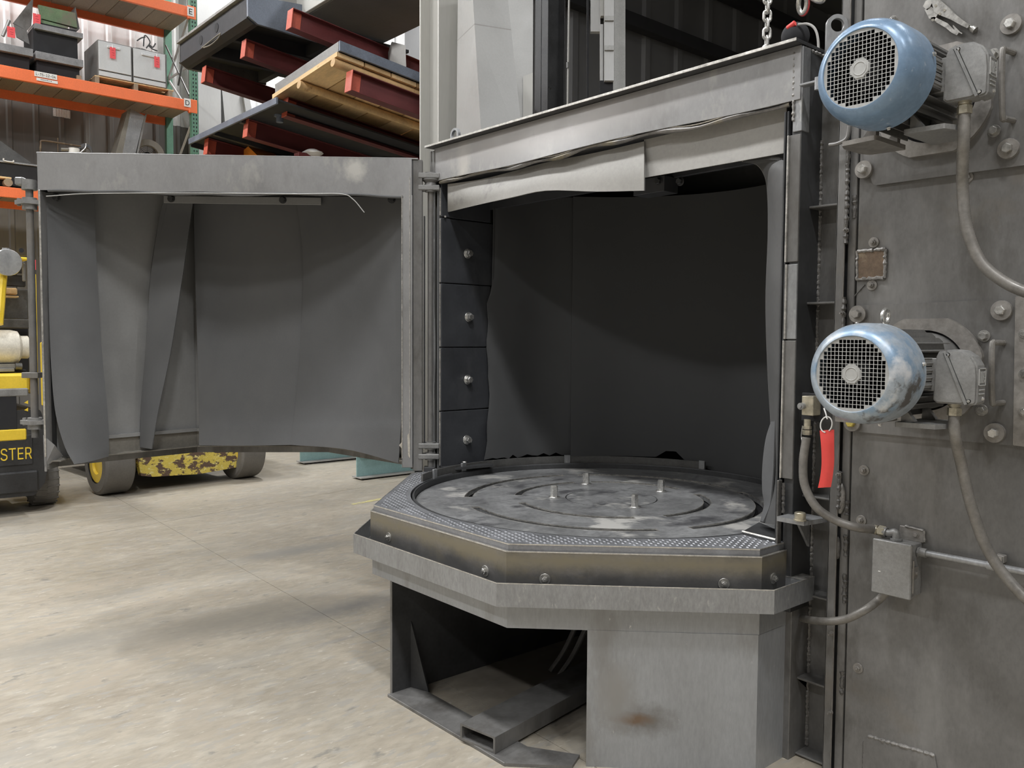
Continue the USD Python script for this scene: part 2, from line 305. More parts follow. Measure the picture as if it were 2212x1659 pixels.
part(wl, 'upper_cladding', ribbed((-9.6, -11.5), (-9.6, 5.6), 4.52, 8.8, .3, .03, -1), 'white_wall', smooth=False)
part(wl, 'shaded_lower_cladding', ribbed((-9.6, -11.5), (-9.6, 5.6), 0, 4.52, .3, .03, -1), 'brown_wall', smooth=False)  # darker tone stands in for the shadow of the shelf on this wall
a, b = at(115, 233, x=-9.56), at(152, 256, x=-9.56); part(wl, 'lit_patch', ribbed((-9.56, a[1]), (-9.56, b[1]), b[2], a[2], .03, .012, -1), 'lit_patch_white', smooth=False)  # white piece drawn in place of a patch of light on the wall
wb = thing('wall_back', kind='structure')
part(wb, 'cladding', ribbed((-7.2, 5.2), (-7.2, 17), 0, 8.8, .9, .05, -1), 'dark_wall', smooth=False)  # dark grey stands in for a stretch of wall that is only unlit
part(wb, 'end_panel', box(-9.6, -7.2, 5.2, 5.3, 0, 8.8), 'dark_wall', smooth=False)
for u, v in ((1440, 72), (1620, 10)):
    z = at(u, v, x=-7.0)[2]; part(wb, 'girt', box(-7.14, -6.94, 5.3, 17, z - .11, z + .11, .004), 'black_void')
single('wall_right', box(9.5, 9.7, -11.5, 17, 0, 8.8), 'brown_wall', kind='structure')
single('wall_front', box(-9.7, 9.7, -11.7, -11.5, 0, 8.8), 'brown_wall', kind='structure')
single('wall_far', box(-9.7, 9.7, 17, 17.2, 0, 8.8), 'dark_wall', kind='structure')
single('ceiling', box(-9.7, 9.7, -11.7, 17.2, 8.8, 9.0), 'roof', kind='structure')
M('hook_red', (.5, .06, .06), .35, .2, .1, 20.)
M('rack_green', (.13, .27, .19), .45, .1, .12, 10., fine=.1)
M('rack_orange', (.9, .2, .07), .42, .05, .08, 4., fine=.06)
M('lit_arm_tip', (.5, .1, .06), .5, .05, .1, 5.)  # lit copy of the arm red: brightness of the tips put into the colour
M('cast_dark', (.036, .036, .04), .7, .1, .25, 6., fine=.12)
M('plate_grey', (.14, .138, .132), .55, .1, .1, 3.)
M('shaded_arm_red', (.13, .028, .028), .5, .1, .15, 5., fine=.1)  # shaded copy of the arm red, darkened as the undersides are
M('board_a', (.36, .29, .21), .7, 0, .15, 5., st=(.3, 1, 1)); M('board_b', (.3, .235, .16), .7, 0, .2, 6., st=(.3, 1, 1)); M('board_c', (.4, .33, .25), .7, 0, .15, 5., st=(.3, 1, 1))
M('pine', (.72, .5, .26), .6, 0, .18, 8., st=(.25, 1, 1), fine=.1, stains=[((.38, .2, .08), .66, .72, 7., (.6, 1, 1), None)]); M('pine_dark', (.55, .36, .17), .6, 0, .2, 8., st=(.25, 1, 1), fine=.1, stains=[((.3, .16, .07), .64, .72, 7., (.6, 1, 1), None)])
M('cabinet_side', (.2, .195, .185), .5, .1, .1, 4.); M('cabinet_face', (.6, .61, .61), .4, .1, .05, 4., fine=.03)
M('dark_rim', (.26, .26, .265), .45, .3, .25, 9., fine=.12)
M('faded_green', (.16, .24, .13), .6, .05, .25, 7., fine=.12, stains=[((.22, .2, .15), .5, .65, 5., (1, 1, 1), .7)])
M('teal', (.27, .42, .42), .5, .05, .08, 3.)
M('blued_steel', (.17, .195, .24), .45, .35, .2, 7., fine=.12)
M('cone_orange', (.9, .3, .04), .5, 0, .05, 6.)
M('duct_paint', (.39, .388, .375), .42, .1, .04, 2., fine=.03)
M('forklift_black', (.035, .035, .036), .45, .05, .25, 6., fine=.15, stains=[((.12, .105, .09), .56, .72, 4., (1, 1, .5), .7)])
M('forklift_yellow', (.85, .6, .05), .4, .0, .08, 5., fine=.06, stains=[((.4, .33, .15), .68, .75, 14., (1, 1, 1), .6)])
M('scuffed_yellow', (.75, .6, .12), .45, .05, .12, 5., stains=[((.14, .09, .065), .5, .53, 7.5, (1, 1, 1.8), .7), ((.85, .75, .3), .58, .62, 16., (1, 1, 2.5), .4)])
M('tyre', (.16, .15, .135), .8, 0, .12, 8., fine=.1)
M('tank_white', (.72, .68, .58), .45, .1, .15, 7., fine=.12, stains=[((.75, .62, .25), .55, .66, 4., (1, 1, 1), .5)])
M('lamp_glass', (.55, .56, .57), .2, .5, .1, 10.)
M('faded_yellow', (.62, .56, .25), .55, 0, .1, 9., stains=[((.42, .39, .32), .5, .6, 12., (1, 1, 1), .6)])
# ---------------------------------------------------------------- the blast cabinet
YF, XL, XR, ZT, ZS = -.30, -1.06, 1.07, 2.565, .80      # front plane, opening sides, top, deck height
YW = -.235                                                # face of the motor wall
cab = thing('blast_cabinet', 'tall grey steel blasting cabinet with dark open mouth and motor wall at right', 'blasting machine', (0, .4, 0))
part(cab, 'roof', [box(XL - .035, XR + .04, YF - .05, 1.35, ZT - .008, ZT + .004, .001)], 'dark_steel')
part(cab, 'roof_edge', [box(XL - .037, XR + .042, YF - .053, YF - .049, ZT - .007, ZT + .004, .001)], 'bright_edge')
hb = at(1700, 216, y=YF)[2]
# the front header is dented a little along its lower edge
nx = 60; G = []
for i, x in enumerate(np.linspace(XL - .005, XR + .035, nx)):
    dent = .018 * math.exp(-((x + .15) / .32) ** 2); G.append([(x, YF - .004 + dent * (k / 5) ** 2 * (-1), ZT - .01 - (ZT - .01 - 2.375) * k / 5 + .006 * math.sin(x * 5) * (k == 5)) for k in range(6)])
part(cab, 'header', sheet(G, .008), 'door_steel')
lip = [(x, YF + .004 - .014 * math.exp(-((x + .15) / .3) ** 2), 2.366 + .008 * math.sin(x * 6.1) + .005 * math.sin(x * 17)) for x in np.linspace(XL + .03, XR - .01, 50)]
part(cab, 'header_lip', tube(lip, .009 + .003 * np.sin(np.arange(50) * .9), 8), 'band_steel')
part(cab, 'header_edge', tube([(x, y - .004, z + .012) for x, y, z in lip], .003, 6), 'bright_edge')
part(cab, 'header_return', box(XL + .02, XR, YF + .01, YF + .2, 2.37, 2.377), 'dark_steel')
# left jamb: an outer angle, a beaten flat bar, the seal
part(cab, 'jamb_angle', [box(-1.098, -1.086, YF - .015, YF + .11, .805, ZT - .02), box(-1.098, -1.06, YF - .012, YF - .004, .805, ZT - .02)], 'painted_steel')
zz = np.linspace(.81, 2.32, 60); G = [[(-1.078 + .006 * math.sin(z * 7) * (z < 1.9), YF - .016 - .006 * max(0, math.sin(z * 11 + 1)) * (.9 < z < 1.8), z), (-1.055 + .005 * math.sin(z * 9 + 1) * (z < 1.9), YF - .013, z)] for z in zz]
part(cab, 'jamb_bar', sheet(G, .006), 'galvanised')
part(cab, 'jamb_seal', box(-1.05, -1.042, YF - .002, YF + .04, .81, 2.35), 'rubber')
for i, (a, b) in enumerate(((.83, 1.126), (1.134, 1.476), (1.486, 1.826), (1.836, 2.18), (2.195, 2.345))):
    part(cab, 'jamb_strip', box(-1.038, -1.031, YF + .005, YF + .012, a, b), 'bright_edge')
# right jamb in three cover plates with a bright front edge
for a, b, mt, dx in ((2.255 - .003, 1.808, 'painted_steel', 0), (1.800, 1.535, 'galvanised', .004), (1.530, 1.035, 'painted_steel', 0)):
    part(cab, 'jamb_cover', box(1.066 + dx, 1.108, YF - .004, YF + .004, b, a), mt)
    part(cab, 'jamb_cover_edge', box(1.060 + dx, 1.0665 + dx, YF - .012, YF + .012, b, a, .0015), 'bright_edge')
part(cab, 'jamb_post', [box(1.07, 1.107, YF + .004, -.158, .55, ZT - .015)], 'dark_steel')
part(cab, 'jamb_corner', [box(1.075, 1.11, YF - .002, YF + .05, 2.262, ZT - .012), ], 'galvanised')
part(cab, 'corner_weld', weld((1.078, YF - .004, 2.3), (1.078, YF - .004, ZT - .02), .005, seed=3), 'weld_bead')
part(cab, 'seal_channel', [box(1.052, 1.058, YF - .0, YF + .05, .80, 2.34), box(1.04, 1.046, YF + .0, YF + .05, .80, 2.34)], 'dark_steel')
# side, recess and motor wall
part(cab, 'recess_plate', box(1.1, 1.262, -.158, -.148, 0, 2.5), 'painted_steel')
part(cab, 'side_plate', box(1.062, 1.104, YF + .02, -.15, 0, .8), 'painted_steel')
part(cab, 'weld_seam', [weld((1.108, -.160, .02), (1.108, -.160, 2.25), .0065, seed=5)], 'weld_bead')
for v in (447, 655, 1075, 1290, 1478, 1645):
    z = at(1790, v, y=-.195)[2]
    part(cab, 'gusset', [box(1.098, 1.255, -.232, -.15, z - .004, z + .004), prism([(0, 0), (.075, 0), (0, -.06)], .006, frame((1.104, -.158, z), (0, -1, 0), (0, 0, 1), (-1, 0, 0)))], 'painted_steel')
part(cab, 'wall_flange', [box(1.228, 1.233, YW - .03, YW + .06, 0, 3.1), box(1.228, 1.258, YW - .03, YW - .024, 0, 3.1), ], 'painted_steel')
part(cab, 'flange_edge', [box(1.2575, 1.2595, YW - .031, YW - .024, 0, 3.1, .0005)], 'washer_grey')
part(cab, 'wall_strip', [box(1.262, 1.29, YW - .012, YW + .004, 0, 3.1)], 'painted_steel')
part(cab, 'motor_wall', box(1.2945, 2.6, YW - .008, YW + .004, 0, 3.1), 'painted_steel')
part(cab, 'side_return', box(1.2335, 1.2945, YW + .002, YW + .008, 0, 3.1), 'dark_steel')
for a, b in ((1.86, 2.2), (1.55, 1.68), (.95, 1.08)): part(cab, 'strip_weld', weld((1.262, YW - .026, a), (1.262, YW - .026, b), .007, seed=int(a * 50)), 'weld_dark')
for (a, b) in ((420, 470), (1155, 1200), (1240, 1303), (1450, 1500), (1080, 1112)):
    part(cab, 'stitch_weld', weld(at(1846 - (a - 450) * .026, a, y=YW - .01), at(1846 - (b - 450) * .026, b, y=YW - .01), .008, seed=a), 'weld_dark')
part(cab, 'weld_blob', vnoise(trimesh.creation.icosphere(3, 1.).apply_transform(np.diag([.02, .012, .055, 1])), .006, 45).apply_translation(at(1812, 1078, y=YW - .02)), 'weld_bead')
part(cab, 'weld_blob', vnoise(trimesh.creation.icosphere(3, 1.).apply_transform(np.diag([.012, .01, .04, 1])), .006, 60, 4).apply_translation(at(1806, 1185, y=YW - .02)), 'weld_dark')
# mounting plates behind the motors
def plate_on_wall(pxs, y0, y1, name, mat, r=.0):
    P = Polygon([(at(u, v, y=y0)[0], at(u, v, y=y0)[2]) for u, v in pxs])
    if r: P = P.buffer(-r).buffer(r, 12)
    return part(cab, name, wall_prism(P, y0, y1), mat, smooth=35)
plate_on_wall([(1886, 401), (1865, 340), (1868, -60), (2300, -60), (2300, 345)], YW - .02, YW - .008, 'mount_plate', 'painted_steel', .02)
plate_on_wall([(1846, 660), (2196, 646), (2193, 963), (1853, 933), (1838, 915)], YW - .02, YW - .008, 'mount_plate', 'painted_steel', .008)
plate_on_wall([(2193, 640), (2260, 640), (2260, 970), (2188, 962)], YW - .026, YW - .008, 'bar_plate', 'washer_grey', .004)
for v in (721, 807, 890):
    part(cab, 'bar_bolt', hexbolt(at(2212, v, y=YW - .026), (0, -1, 0), .016, .006, .014, .003), 'bolt_steel')
AXX, AZ_LOW, AZ_UP = 1.54, 1.437, 2.281
MB = (AXX, 0, AZ_LOW); MT = (AXX, 0, AZ_UP)
for c in (MB, MT):
    R = .178; pts = [(c[0] + R * 1.0 * math.cos(a), c[2] + R * math.sin(a)) for a in np.linspace(0, 2 * np.pi, 49)[:-1]]
    P = Polygon(pts).intersection(sbox(c[0] - .17, c[2] - .165, c[0] + .17, c[2] + .165)).difference(Point(c[0], c[2]).buffer(.128, 32))
    part(cab, 'motor_ring', wall_prism(P, YW - .038, YW - .02), 'washer_grey', smooth=35)
    part(cab, 'motor_ring_backing', wall_prism(Point(c[0], c[2]).buffer(.13, 32), YW - .024, YW - .02), 'black_void', smooth=35)
# wall hardware
def wall_bolt(u, v, mat='bolt_steel', wr=.03, wh=.012, af=.026, h=.016, y=YW - .02, stud=0, wmat='washer_grey', **k):
    p = at(u, v, y=y)
    if wh > .006: part(cab, 'washer', lathe([(0, 0), (wr, 0), (wr, wh * .8), (wr * .96, wh), (0, wh)], 28).apply_transform(axis_frame(p, (0, -1, 0))), wmat); p = p + np.array([0, -wh, 0]); wr = 0
    part(cab, 'bolt', hexbolt(p, (0, -1, 0), af, h, wr, .004, stud, spin=random.random()), mat)
for u, v, mt in ((1855, 679, 'washer_grey'), (2165, 671, 'bolt_bright'), (2150, 935, 'bolt_bright'), (1843, 913, 'yellow_zinc'), (2180, 322, 'bolt_steel'), (1868, 367, 'bolt_bright'), (2186, 54, 'bolt_bright')):
    wall_bolt(u, v, mt)
for u, v in ((2126, 726), (2121, 886), (2148, 283), (2146, 118)): wall_bolt(u, v, 'bolt_steel', .018, .004, .022, .013)
for u, v in ((1888, 524), (1884, 616), (1867, 1016), (1861, 1124), (1854, 1443), (2090, 383)): wall_bolt(u, v, 'washer_grey', .018, .004, .017, .008, YW - .008, stud=.006)
for u, v in ((1829, 498), (1821, 677), (1813, 1024), (1797, 1368), (1795, 1538)):
    p = at(u, v, y=YW - .03); part(cab, 'stud_nut', hexbolt(p, (0, -1, 0), .011, .009, .008, .002, stud=.012), 'washer_grey')
for u, v0, v1, ub, ue in ((2165, 112, 252, 2199, 2196), (2143, 745, 868, 2178, 2172)):
    y1, y0 = YW - .075, YW - .02
    a, b = at(u, v0, y=y1), at(u, v1, y=y1)
    path = [(a[0] + .012, y0, a[2] + .006), (a[0] + .004, y1 + .015, a[2] + .006), (a[0], y1, a[2] - .008), (b[0], y1, b[2] + .008), (b[0] + .004, y1 + .015, b[2] - .004), (b[0] + .012, y0, b[2] - .004)]
    part(cab, 'grab_handle', tube(smooth_path(path, 6), .0085, 10), 'conduit')
# welded patch plates
P = [at(u, v, y=YW - .009) for u, v in ((1853, 543), (1914, 538), (1912, 600), (1853, 604))]
part(cab, 'patch_plate', wall_prism(Polygon([(p[0], p[2]) for p in P]), YW - .014, YW - .008), 'rusty_patch')
for i in range(4): part(cab, 'patch_weld', weld(P[i] + (0, -.003, 0), P[(i + 1) % 4] + (0, -.003, 0), .006, seed=20 + i), 'weld_bead')
Q = [at(u, v, y=YW - .009) for u, v in ((1863, 1690), (1866, 1602), (1876, 1590), (2020, 1632), (2030, 1690))]
part(cab, 'patch_plate', wall_prism(Polygon([(p[0], p[2]) for p in Q]), YW - .012, YW - .008), 'painted_steel')
part(cab, 'patch_weld', [weld(Q[2], Q[3], .006, seed=31)], 'weld_bead'); part(cab, 'patch_weld', [weld(Q[0], Q[1], .003, seed=32)], 'weld_dark')
S = [at(u, v, y=YW - .009) for u, v in ((1846, 640), (1868, 615), (1868, 604))]
part(cab, 'scratch_weld', [weld(S[0], S[1], .002, seed=33)], 'weld_dark')
# sill plates beside the table, hinge bracket, lugs
a = at(1003, 1003, z=.83)
part(cab, 'sill_plate', prism([(-1.035, -.29), (-.965, -.30), (-.93, -.22), (-.9, -.02), (-1.035, .05)], .012, frame((0, 0, .815), (1, 0, 0), (0, 1, 0), (0, 0, 1))), 'dark_steel')
part(cab, 'sill_bolt', hexbolt((a[0], a[1], .827), (0, 0, 1), .024, .016, .022, .004), 'bolt_steel')
b = [at(u, v, z=.812)[:2] for u, v in ((1604, 1148), (1676, 1166), (1672, 1142), (1640, 1128))]
part(cab, 'sill_plate', [prism(b, .012, frame((0, 0, .8), (1, 0, 0), (0, 1, 0), (0, 0, 1)))], 'dark_steel')
part(cab, 'sill_edge', [tube([at(1604, 1148, z=.811), at(1676, 1166, z=.811)], .005, 6)], 'bright_edge')
hz = at(1735, 1130, y=-.33)[2]
part(cab, 'stop_bracket', [prism([(1.09, -.37), (1.195, -.37), (1.215, -.25), (1.09, -.24)], .016, frame((0, 0, hz), (1, 0, 0), (0, 1, 0), (0, 0, 1))), prism([(0, 0), (.08, 0), (.0, -.1)], .01, frame((1.15, -.25, hz), (0, -1, 0), (0, 0, 1), (-1, 0, 0)))], 'galvanised')
p = at(1728, 1124, z=hz + .016)
part(cab, 'cap_screw', [lathe([(0, 0), (.022, 0), (.022, .004), (.019, .005), (.019, .026), (.017, .028), (.01, .028), (.01, .018), (0, .018)], 24).apply_translation(p)], 'brass_fitting')
part(cab, 'jamb_foot', [box(1.062, 1.07, YF - .03, YF - .005, .78, 1.03), weld((1.078, YF - .01, hz + .02), (1.078, YF - .01, 1.02), .006, seed=9)], 'weld_dark')
def lug(c, T, w, h, hole, t):
    P = unary_union([sbox(-w, 0, w, h), Point(0, h).buffer(w, 16)]).difference(Point(0, h).buffer(hole, 16)); return prism(P, t, T)
L = at(983, 287, y=-.26)
part(cab, 'lifting_lug', lug(L, frame((L[0], -.25, ZT), (1, 0, 0), (0, 0, 1), (0, -1, 0)), .036, .05, .024, .016), 'galvanised', smooth=35)
L = at(1806, 57, D=2.85)
part(cab, 'lifting_lug', lug(L, frame((L[0], L[1], L[2] - .2), (.655, .7556, 0), (0, 0, 1), (.7556, -.655, 0)), .036, .2, .0225, .014), 'galvanised', smooth=35)
part(cab, 'lug_base', box(1.06, 1.25, -.15, .4, 2.2, ZT - .03), 'painted_steel')
part(cab, 'upper_weld', weld((1.10, YF + .02, ZT - .012), (1.11, -.15, ZT - .02), .007, seed=12), 'weld_bead')
c0 = at(1745, 180, y=-.34); part(cab, 'latch_ear', [box(c0[0] - .03, c0[0] + .05, -.345, -.31, c0[2] - .004, c0[2] + .004), cyl(c0 + (.035, 0, -.03), c0 + (.035, 0, .012), .009, 12)], 'galvanised')
c1 = at(1822, 300, y=-.3); part(cab, 'hook_arm', [tube(smooth_path([c1 + (-.05, 0, -.012), c1 + (-.02, 0, -.012), c1 + (.012, 0, .0), c1 + (.02, 0, .04)], 6), .007, 8)], 'painted_steel')
# inside: shell, wear plates, curtains, flaps
def arc(n=60):
    base = np.array([(-1.022, .0), (-1.0, .16), (-.94, .36), (-.82, .56), (-.62, .78), (-.32, .96), (0, 1.02), (.34, .96), (.64, .79), (.86, .54), (.97, .28), (1.0, .05), (1.01, -.2)])
    return smooth_path(np.c_[base, np.zeros(len(base))], n // 12)[:, :2]
A = arc(72)
shell = [box(-1.07, -1.05, YF + .05, 1.3, .0, ZT - .01), box(1.03, 1.05, -.1, 1.3, .6, ZT - .01), box(-1.07, 1.06, 1.28, 1.3, 0, ZT - .01), box(-1.06, 1.06, .3, .32, 0, .6)]
part(cab, 'shell', shell, 'dark_steel')
for i, (a, b) in enumerate(((.825, 1.128), (1.133, 1.479), (1.484, 1.829), (1.834, 2.184), (2.189, 2.40))):
    w = part(cab, 'wear_plate', box(-1.042, -1.028 - .0015 * (i % 2), YF + .012, .10 if i == 3 else .06, a, b, .003), 'wear_plate')
for u, v in ((1010, 548), (1012, 685), (1010, 820), (1008, 950)):
    p = at(u, v, x=-1.027); part(cab, 'liner_bolt', hexbolt(p, (1, .0, 0), .034, .028, .027, .004, spin=v * .01), 'bolt_bright')
part(cab, 'seam_cover', [cyl(at(962, 466, x=-1.02), at(962, 470, x=-1.02), .006, 8)], 'bolt_bright')
def curtain(P, z0, z1, off, ph, nz=30, bulge=.02, ragged=.0, edge=None):
    P = np.array(P); d = np.gradient(P, axis=0); d /= np.linalg.norm(d, axis=1, keepdims=True); nr = np.c_[d[:, 1], -d[:, 0]]; G = []
    for i, (p, q) in enumerate(zip(P, nr)):
        row = []
        for k, t in enumerate(np.linspace(0, 1, nz)):
            zb = z0(i) if callable(z0) else z0
            z = zb + (z1 - zb) * t; w = off + bulge * math.sin(i * .33 + ph) * (1 - t) + .012 * math.sin(z * 3.1 + i * .15 + ph)
            row.append((p[0] + q[0] * w, p[1] + q[1] * w, z))
        G.append(row)
    if edge:
        for j in range(nz): dx, dy = edge(j / (nz - 1)); G[0][j] = (G[0][j][0] + dx, G[0][j][1] + dy, G[0][j][2])
    return sheet(G, .006)
k1 = 17
torn = np.random.default_rng(5)
part(cab, 'curtain', curtain(A[1:k1 + 2], lambda i: .842 + .016 * max(0, math.sin(i * 2.3)) - .006 * (i % 2), 2.36, .012, .3, edge=lambda t: (0, .085 * min(1, max(0, (t - .60) / .1)) + .02 * math.exp(-((t - .26) / .05) ** 2) + .006 * math.sin(t * 40) - .03 * math.exp(-(t / .06) ** 2))), 'rubber_dark')
arch = 28.5
part(cab, 'curtain', curtain(A[k1:], lambda i: .838 - .012 * min(8, max(0, i + k1 - 29)) + .062 * math.exp(-((i + k1 - arch) / .75) ** 2), 2.36, .03, 1.1, bulge=.012), 'rubber_dark')
# the pale flap curling out under the header
C = []
for u, top, bot, y0, y1 in ((968, 398, 458, -.27, -.24), (1040, 388, 441, -.26, -.28), (1105, 372, 427, -.25, -.30), (1180, 352, 412, -.25, -.30), (1290, 330, 414, -.25, -.29), (1392, 306, 412, -.25, -.28)):
    C.append([at(u, top, y=y0), at(u, top * .45 + bot * .55, y=(y0 + y1) / 2 - .015), at(u, bot, y=y1)])
part(cab, 'header_flap', sheet(net(C[:3], 8, 8), .007), 'rubber_light'); part(cab, 'header_flap', sheet(net(C[2:], 12, 8), .007), 'rubber_light')
C = [[at(u, t, y=-.24), at(u, (t + b) / 2, y=-.245), at(u, b, y=-.25)] for u, t, b in ((1392, 300, 384), (1520, 262, 362), (1700, 214, 330))]
part(cab, 'header_flap', sheet(net(C, 12, 6), .006), 'rubber_light')
p = at(1418, 398, y=.0); part(cab, 'ceiling_bracket', box(p[0] - .12, p[0] + .06, -.02, .08, p[2] - .04, p[2] + .03), 'wear_plate')
part(cab, 'ceiling_bolt', hexbolt(at(1424, 392, y=-.02), (0, -1, 0), .026, .016, .02, .003), 'dark_steel'); part(cab, 'ceiling_bolt', hexbolt(at(1470, 392, y=.02), (0, -1, 0), .026, .016, .02, .003), 'dark_steel')
part(cab, 'inner_header', box(-1.03, 1.03, .05, .07, 2.26, 2.4), 'wear_plate')
# right hand liner: a thick rubber sheet that curls over at its top
rows = []
for s, (u, v) in enumerate(((1604, 347), (1632, 352), (1651, 372), (1660, 410), (1662, 500), (1657, 650), (1661, 800), (1668, 930), (1668, 1040), (1652, 1100), (1645, 1128))):
    yy = -.19 if s > 1 else -.15
    p = at(u, v, y=yy); q = at(u + (38 if s > 2 else 60), v + (6 if s > 2 else -6), y=yy - .09); rows.append([p, (p + q) / 2 + (0, -.012, 0), q])
part(cab, 'side_liner', sheet(net(rows, 60, 6), .012), 'rubber_mid'); part(cab, 'liner_edge', tube(smooth_path([r[0] for r in rows], 6), .006, 7), 'grey_wall')
rows = [[at(u, v, y=-.2), at(u2, v + 3, y=-.24)] for u, u2, v in ((1669, 1676, 905), (1655, 1674, 950), (1648, 1672, 1010), (1648, 1668, 1060), (1652, 1664, 1090), (1644, 1650, 1125))]
part(cab, 'loose_strip', sheet(net(rows, 30, 3), .006), 'rubber')
# ---------------------------------------------------------------- the rotary table on its octagonal plinth
tbl = thing('rotary_table', 'round slotted steel turntable set in an octagonal studded deck on a half-open plinth', 'rotary table', (0, -.4, 0))
TC = np.array([-.012, -.022]); TZ = .770
def octa(o, back=-.28):
    h = 1.075 + o; k = .449 + o * .414
    return Polygon([(-h, back), (-h, -k), (-k, -h), (k + .004, -h), (h, -k), (h, back)])
def flat(P, z0, z1): return prism(P, z1 - z0, frame((0, 0, z0), (1, 0, 0), (0, 1, 0), (0, 0, 1)))
hole = Point(*TC).buffer(.957, 90)
deck = octa(0).difference(hole)
part(tbl, 'deck', flat(deck, .772, .80), 'deck_steel')
part(tbl, 'deck_rim', [flat(octa(.0008).difference(octa(-.002)), .797, .8012)], 'bright_edge')
D = []
inner = octa(-.022, -.31).difference(Point(*TC).buffer(.975, 60))
loz = lathe([(.0078, 0), (.0052, .0032), (.0036, .0034)], 9); pit = lathe([(.0037, .0026), (0, .0026)], 9); H = []
row = 0
for i in range(-90, 90):
    for j in range(-70, 70):
        x, y = np.array((.655, .7556)) * (.0255 * (i + .5 * (j % 2))) + np.array((-.7556, .655)) * (.0245 * j)
        if -1.1 < x < 1.1 and -1.1 < y < -.28 and inner.contains(Point(x, y)):
            q = loz.copy(); q.apply_translation((x, y, .8)); D.append(q); q = pit.copy(); q.apply_translation((x, y, .8)); H.append(q)
part(tbl, 'tread_studs', D, 'deck_steel', smooth=False, kind='stuff'); part(tbl, 'tread_pits', H, 'dark_steel', smooth=False, kind='stuff')
part(tbl, 'band', flat(octa(.013).difference(octa(-.02)), .575, .776), 'band_steel')
part(tbl, 'band_rim', flat(octa(.0138).difference(octa(.008)), .7735, .7772), 'bright_edge')
part(tbl, 'skirt', flat(octa(.006).difference(octa(-.01)), .497, .62), 'plinth_steel')
part(tbl, 'gutter', [flat(octa(.082, -.22).difference(octa(.079, -.3)).intersection(sbox(-2, -2, 2, -.2)), .597, .68), flat(octa(.08, -.22).difference(octa(.013)), .597, .601), box(1.085, 1.157, -.223, -.219, .597, .68)], 'galvanised')
part(tbl, 'gutter_rim', [flat(octa(.0825, -.22).difference(octa(.0785, -.3)), .679, .6815), box(1.087, 1.157, -.2245, -.218, .679, .6815)], 'bright_edge')
s2 = 1 / math.sqrt(2)
for p, n in (((-.309, -1.088, .687), (0, -1, 0)), ((.341, -1.088, .681), (0, -1, 0)), ((.5565, -.9915, .68), (s2, -s2, 0)), ((.999, -.549, .68), (s2, -s2, 0)), ((1.088, -.38, .688), (1, 0, 0))):
    part(tbl, 'bolt', hexbolt(p, n, .019, .011, .02, .003, stud=.004, spin=p[0] * 9), 'bolt_steel')
# plinth: front panel on the diagonal, rounded side, left leg with gusset, floor frame, fork tube
side = [(1.076, -.4535)] + [(1.076, -.30)] + [(1.076 - .05 * (1 - math.cos(a)), -.30 + .12 * math.sin(a)) for a in np.linspace(0, math.pi / 2, 10)]
front = LineString([(.655, -.8745), (1.076, -.4535)] + side[1:]).buffer(.005, cap_style=2, join_style=2)
part(tbl, 'plinth_panel', flat(front, 0, .498), 'plinth_steel', smooth=35)
part(tbl, 'plinth_leg', box(-.306, -.296, -1.08, .1, 0, .5), 'dark_steel')
part(tbl, 'leg_edge', box(-.308, -.294, -1.083, -1.078, 0, .498), 'painted_steel')
part(tbl, 'gusset', tm([(-.297, -.985, .31), (-.297, -.985, .01), (-.205, -.955, .01), (-.3, -.977, .31), (-.3, -.977, .01), (-.208, -.947, .01)], [(0, 1, 2), (3, 5, 4), (0, 2, 5), (0, 5, 3), (0, 3, 4), (0, 4, 1), (1, 4, 5), (1, 5, 2)]), 'dark_steel', smooth=False)
part(tbl, 'floor_frame', [flat(Polygon([(-.3, -1.10), (.47, -1.10), (.64, -.93), (.6, -.85), (.43, -.955), (-.3, -.955)]), .001, .012), box(-.3, .47, -1.102, -1.094, 0, .014)], 'painted_steel')
fx = unit((1, .16, 0)); fy = unit((-.16, 1, 0)); ft = frame((.225, -1.113, .012), fx, fy, (0, 0, 1))
ring = sbox(0, 0, .175, .064).buffer(-.002).buffer(.002).difference(sbox(.009, .008, .166, .056).buffer(-.006).buffer(.006))
part(tbl, 'fork_tube', put(prism(ring, 1.25, frame((0, 1.25, 0), (1, 0, 0), (0, 0, 1), (0, -1, 0))), ft), 'painted_steel')
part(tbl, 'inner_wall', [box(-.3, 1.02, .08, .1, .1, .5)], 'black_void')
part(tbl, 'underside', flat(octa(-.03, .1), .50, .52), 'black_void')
for x in (-.03, .03): part(tbl, 'hose', tube(smooth_path([(x + .15, .0, .5), (x + .05, -.2, .3), (x + .02, -.33, .1), (x, -.40, .012)], 8), .012, 8), 'painted_steel')
part(tbl, 'junction_can', cyl((.1, -.25, .36), (.1, -.25, .5), .04, 16), 'dark_steel')
# the table itself
disc = Point(*TC).buffer(.934, 90)
def arcslot(r, a0, a1, w):
    a = np.radians(np.linspace(a0, a1, 40)); return LineString(np.c_[TC[0] + r * np.cos(a), TC[1] + r * np.sin(a)]).buffer(w / 2, cap_style=2)
slots = [arcslot(.686, a, b, .04) for a, b in ((155, 229), (249, 328), (-20, 64), (75, 148))] + [arcslot(.45, a, b, .035) for a, b in ((158, 222), (246, 325), (-17, 64), (84, 146))]
groove = Point(*TC).buffer(.22, 60).difference(Point(*TC).buffer(.2145, 60))
part(tbl, 'turntable', flat(disc.difference(unary_union(slots + [groove])), TZ - .024, TZ), 'table_steel', smooth=35)
part(tbl, 'table_bed', flat(disc, TZ - .05, TZ - .03), 'black_void')
part(tbl, 'slot_highlight', [flat(s.buffer(.0015).difference(s.buffer(-.0015)), TZ - .005, TZ + .0008) for s in slots], 'bright_edge', smooth=False)  # thin bright rings paint the highlights along the slot rims
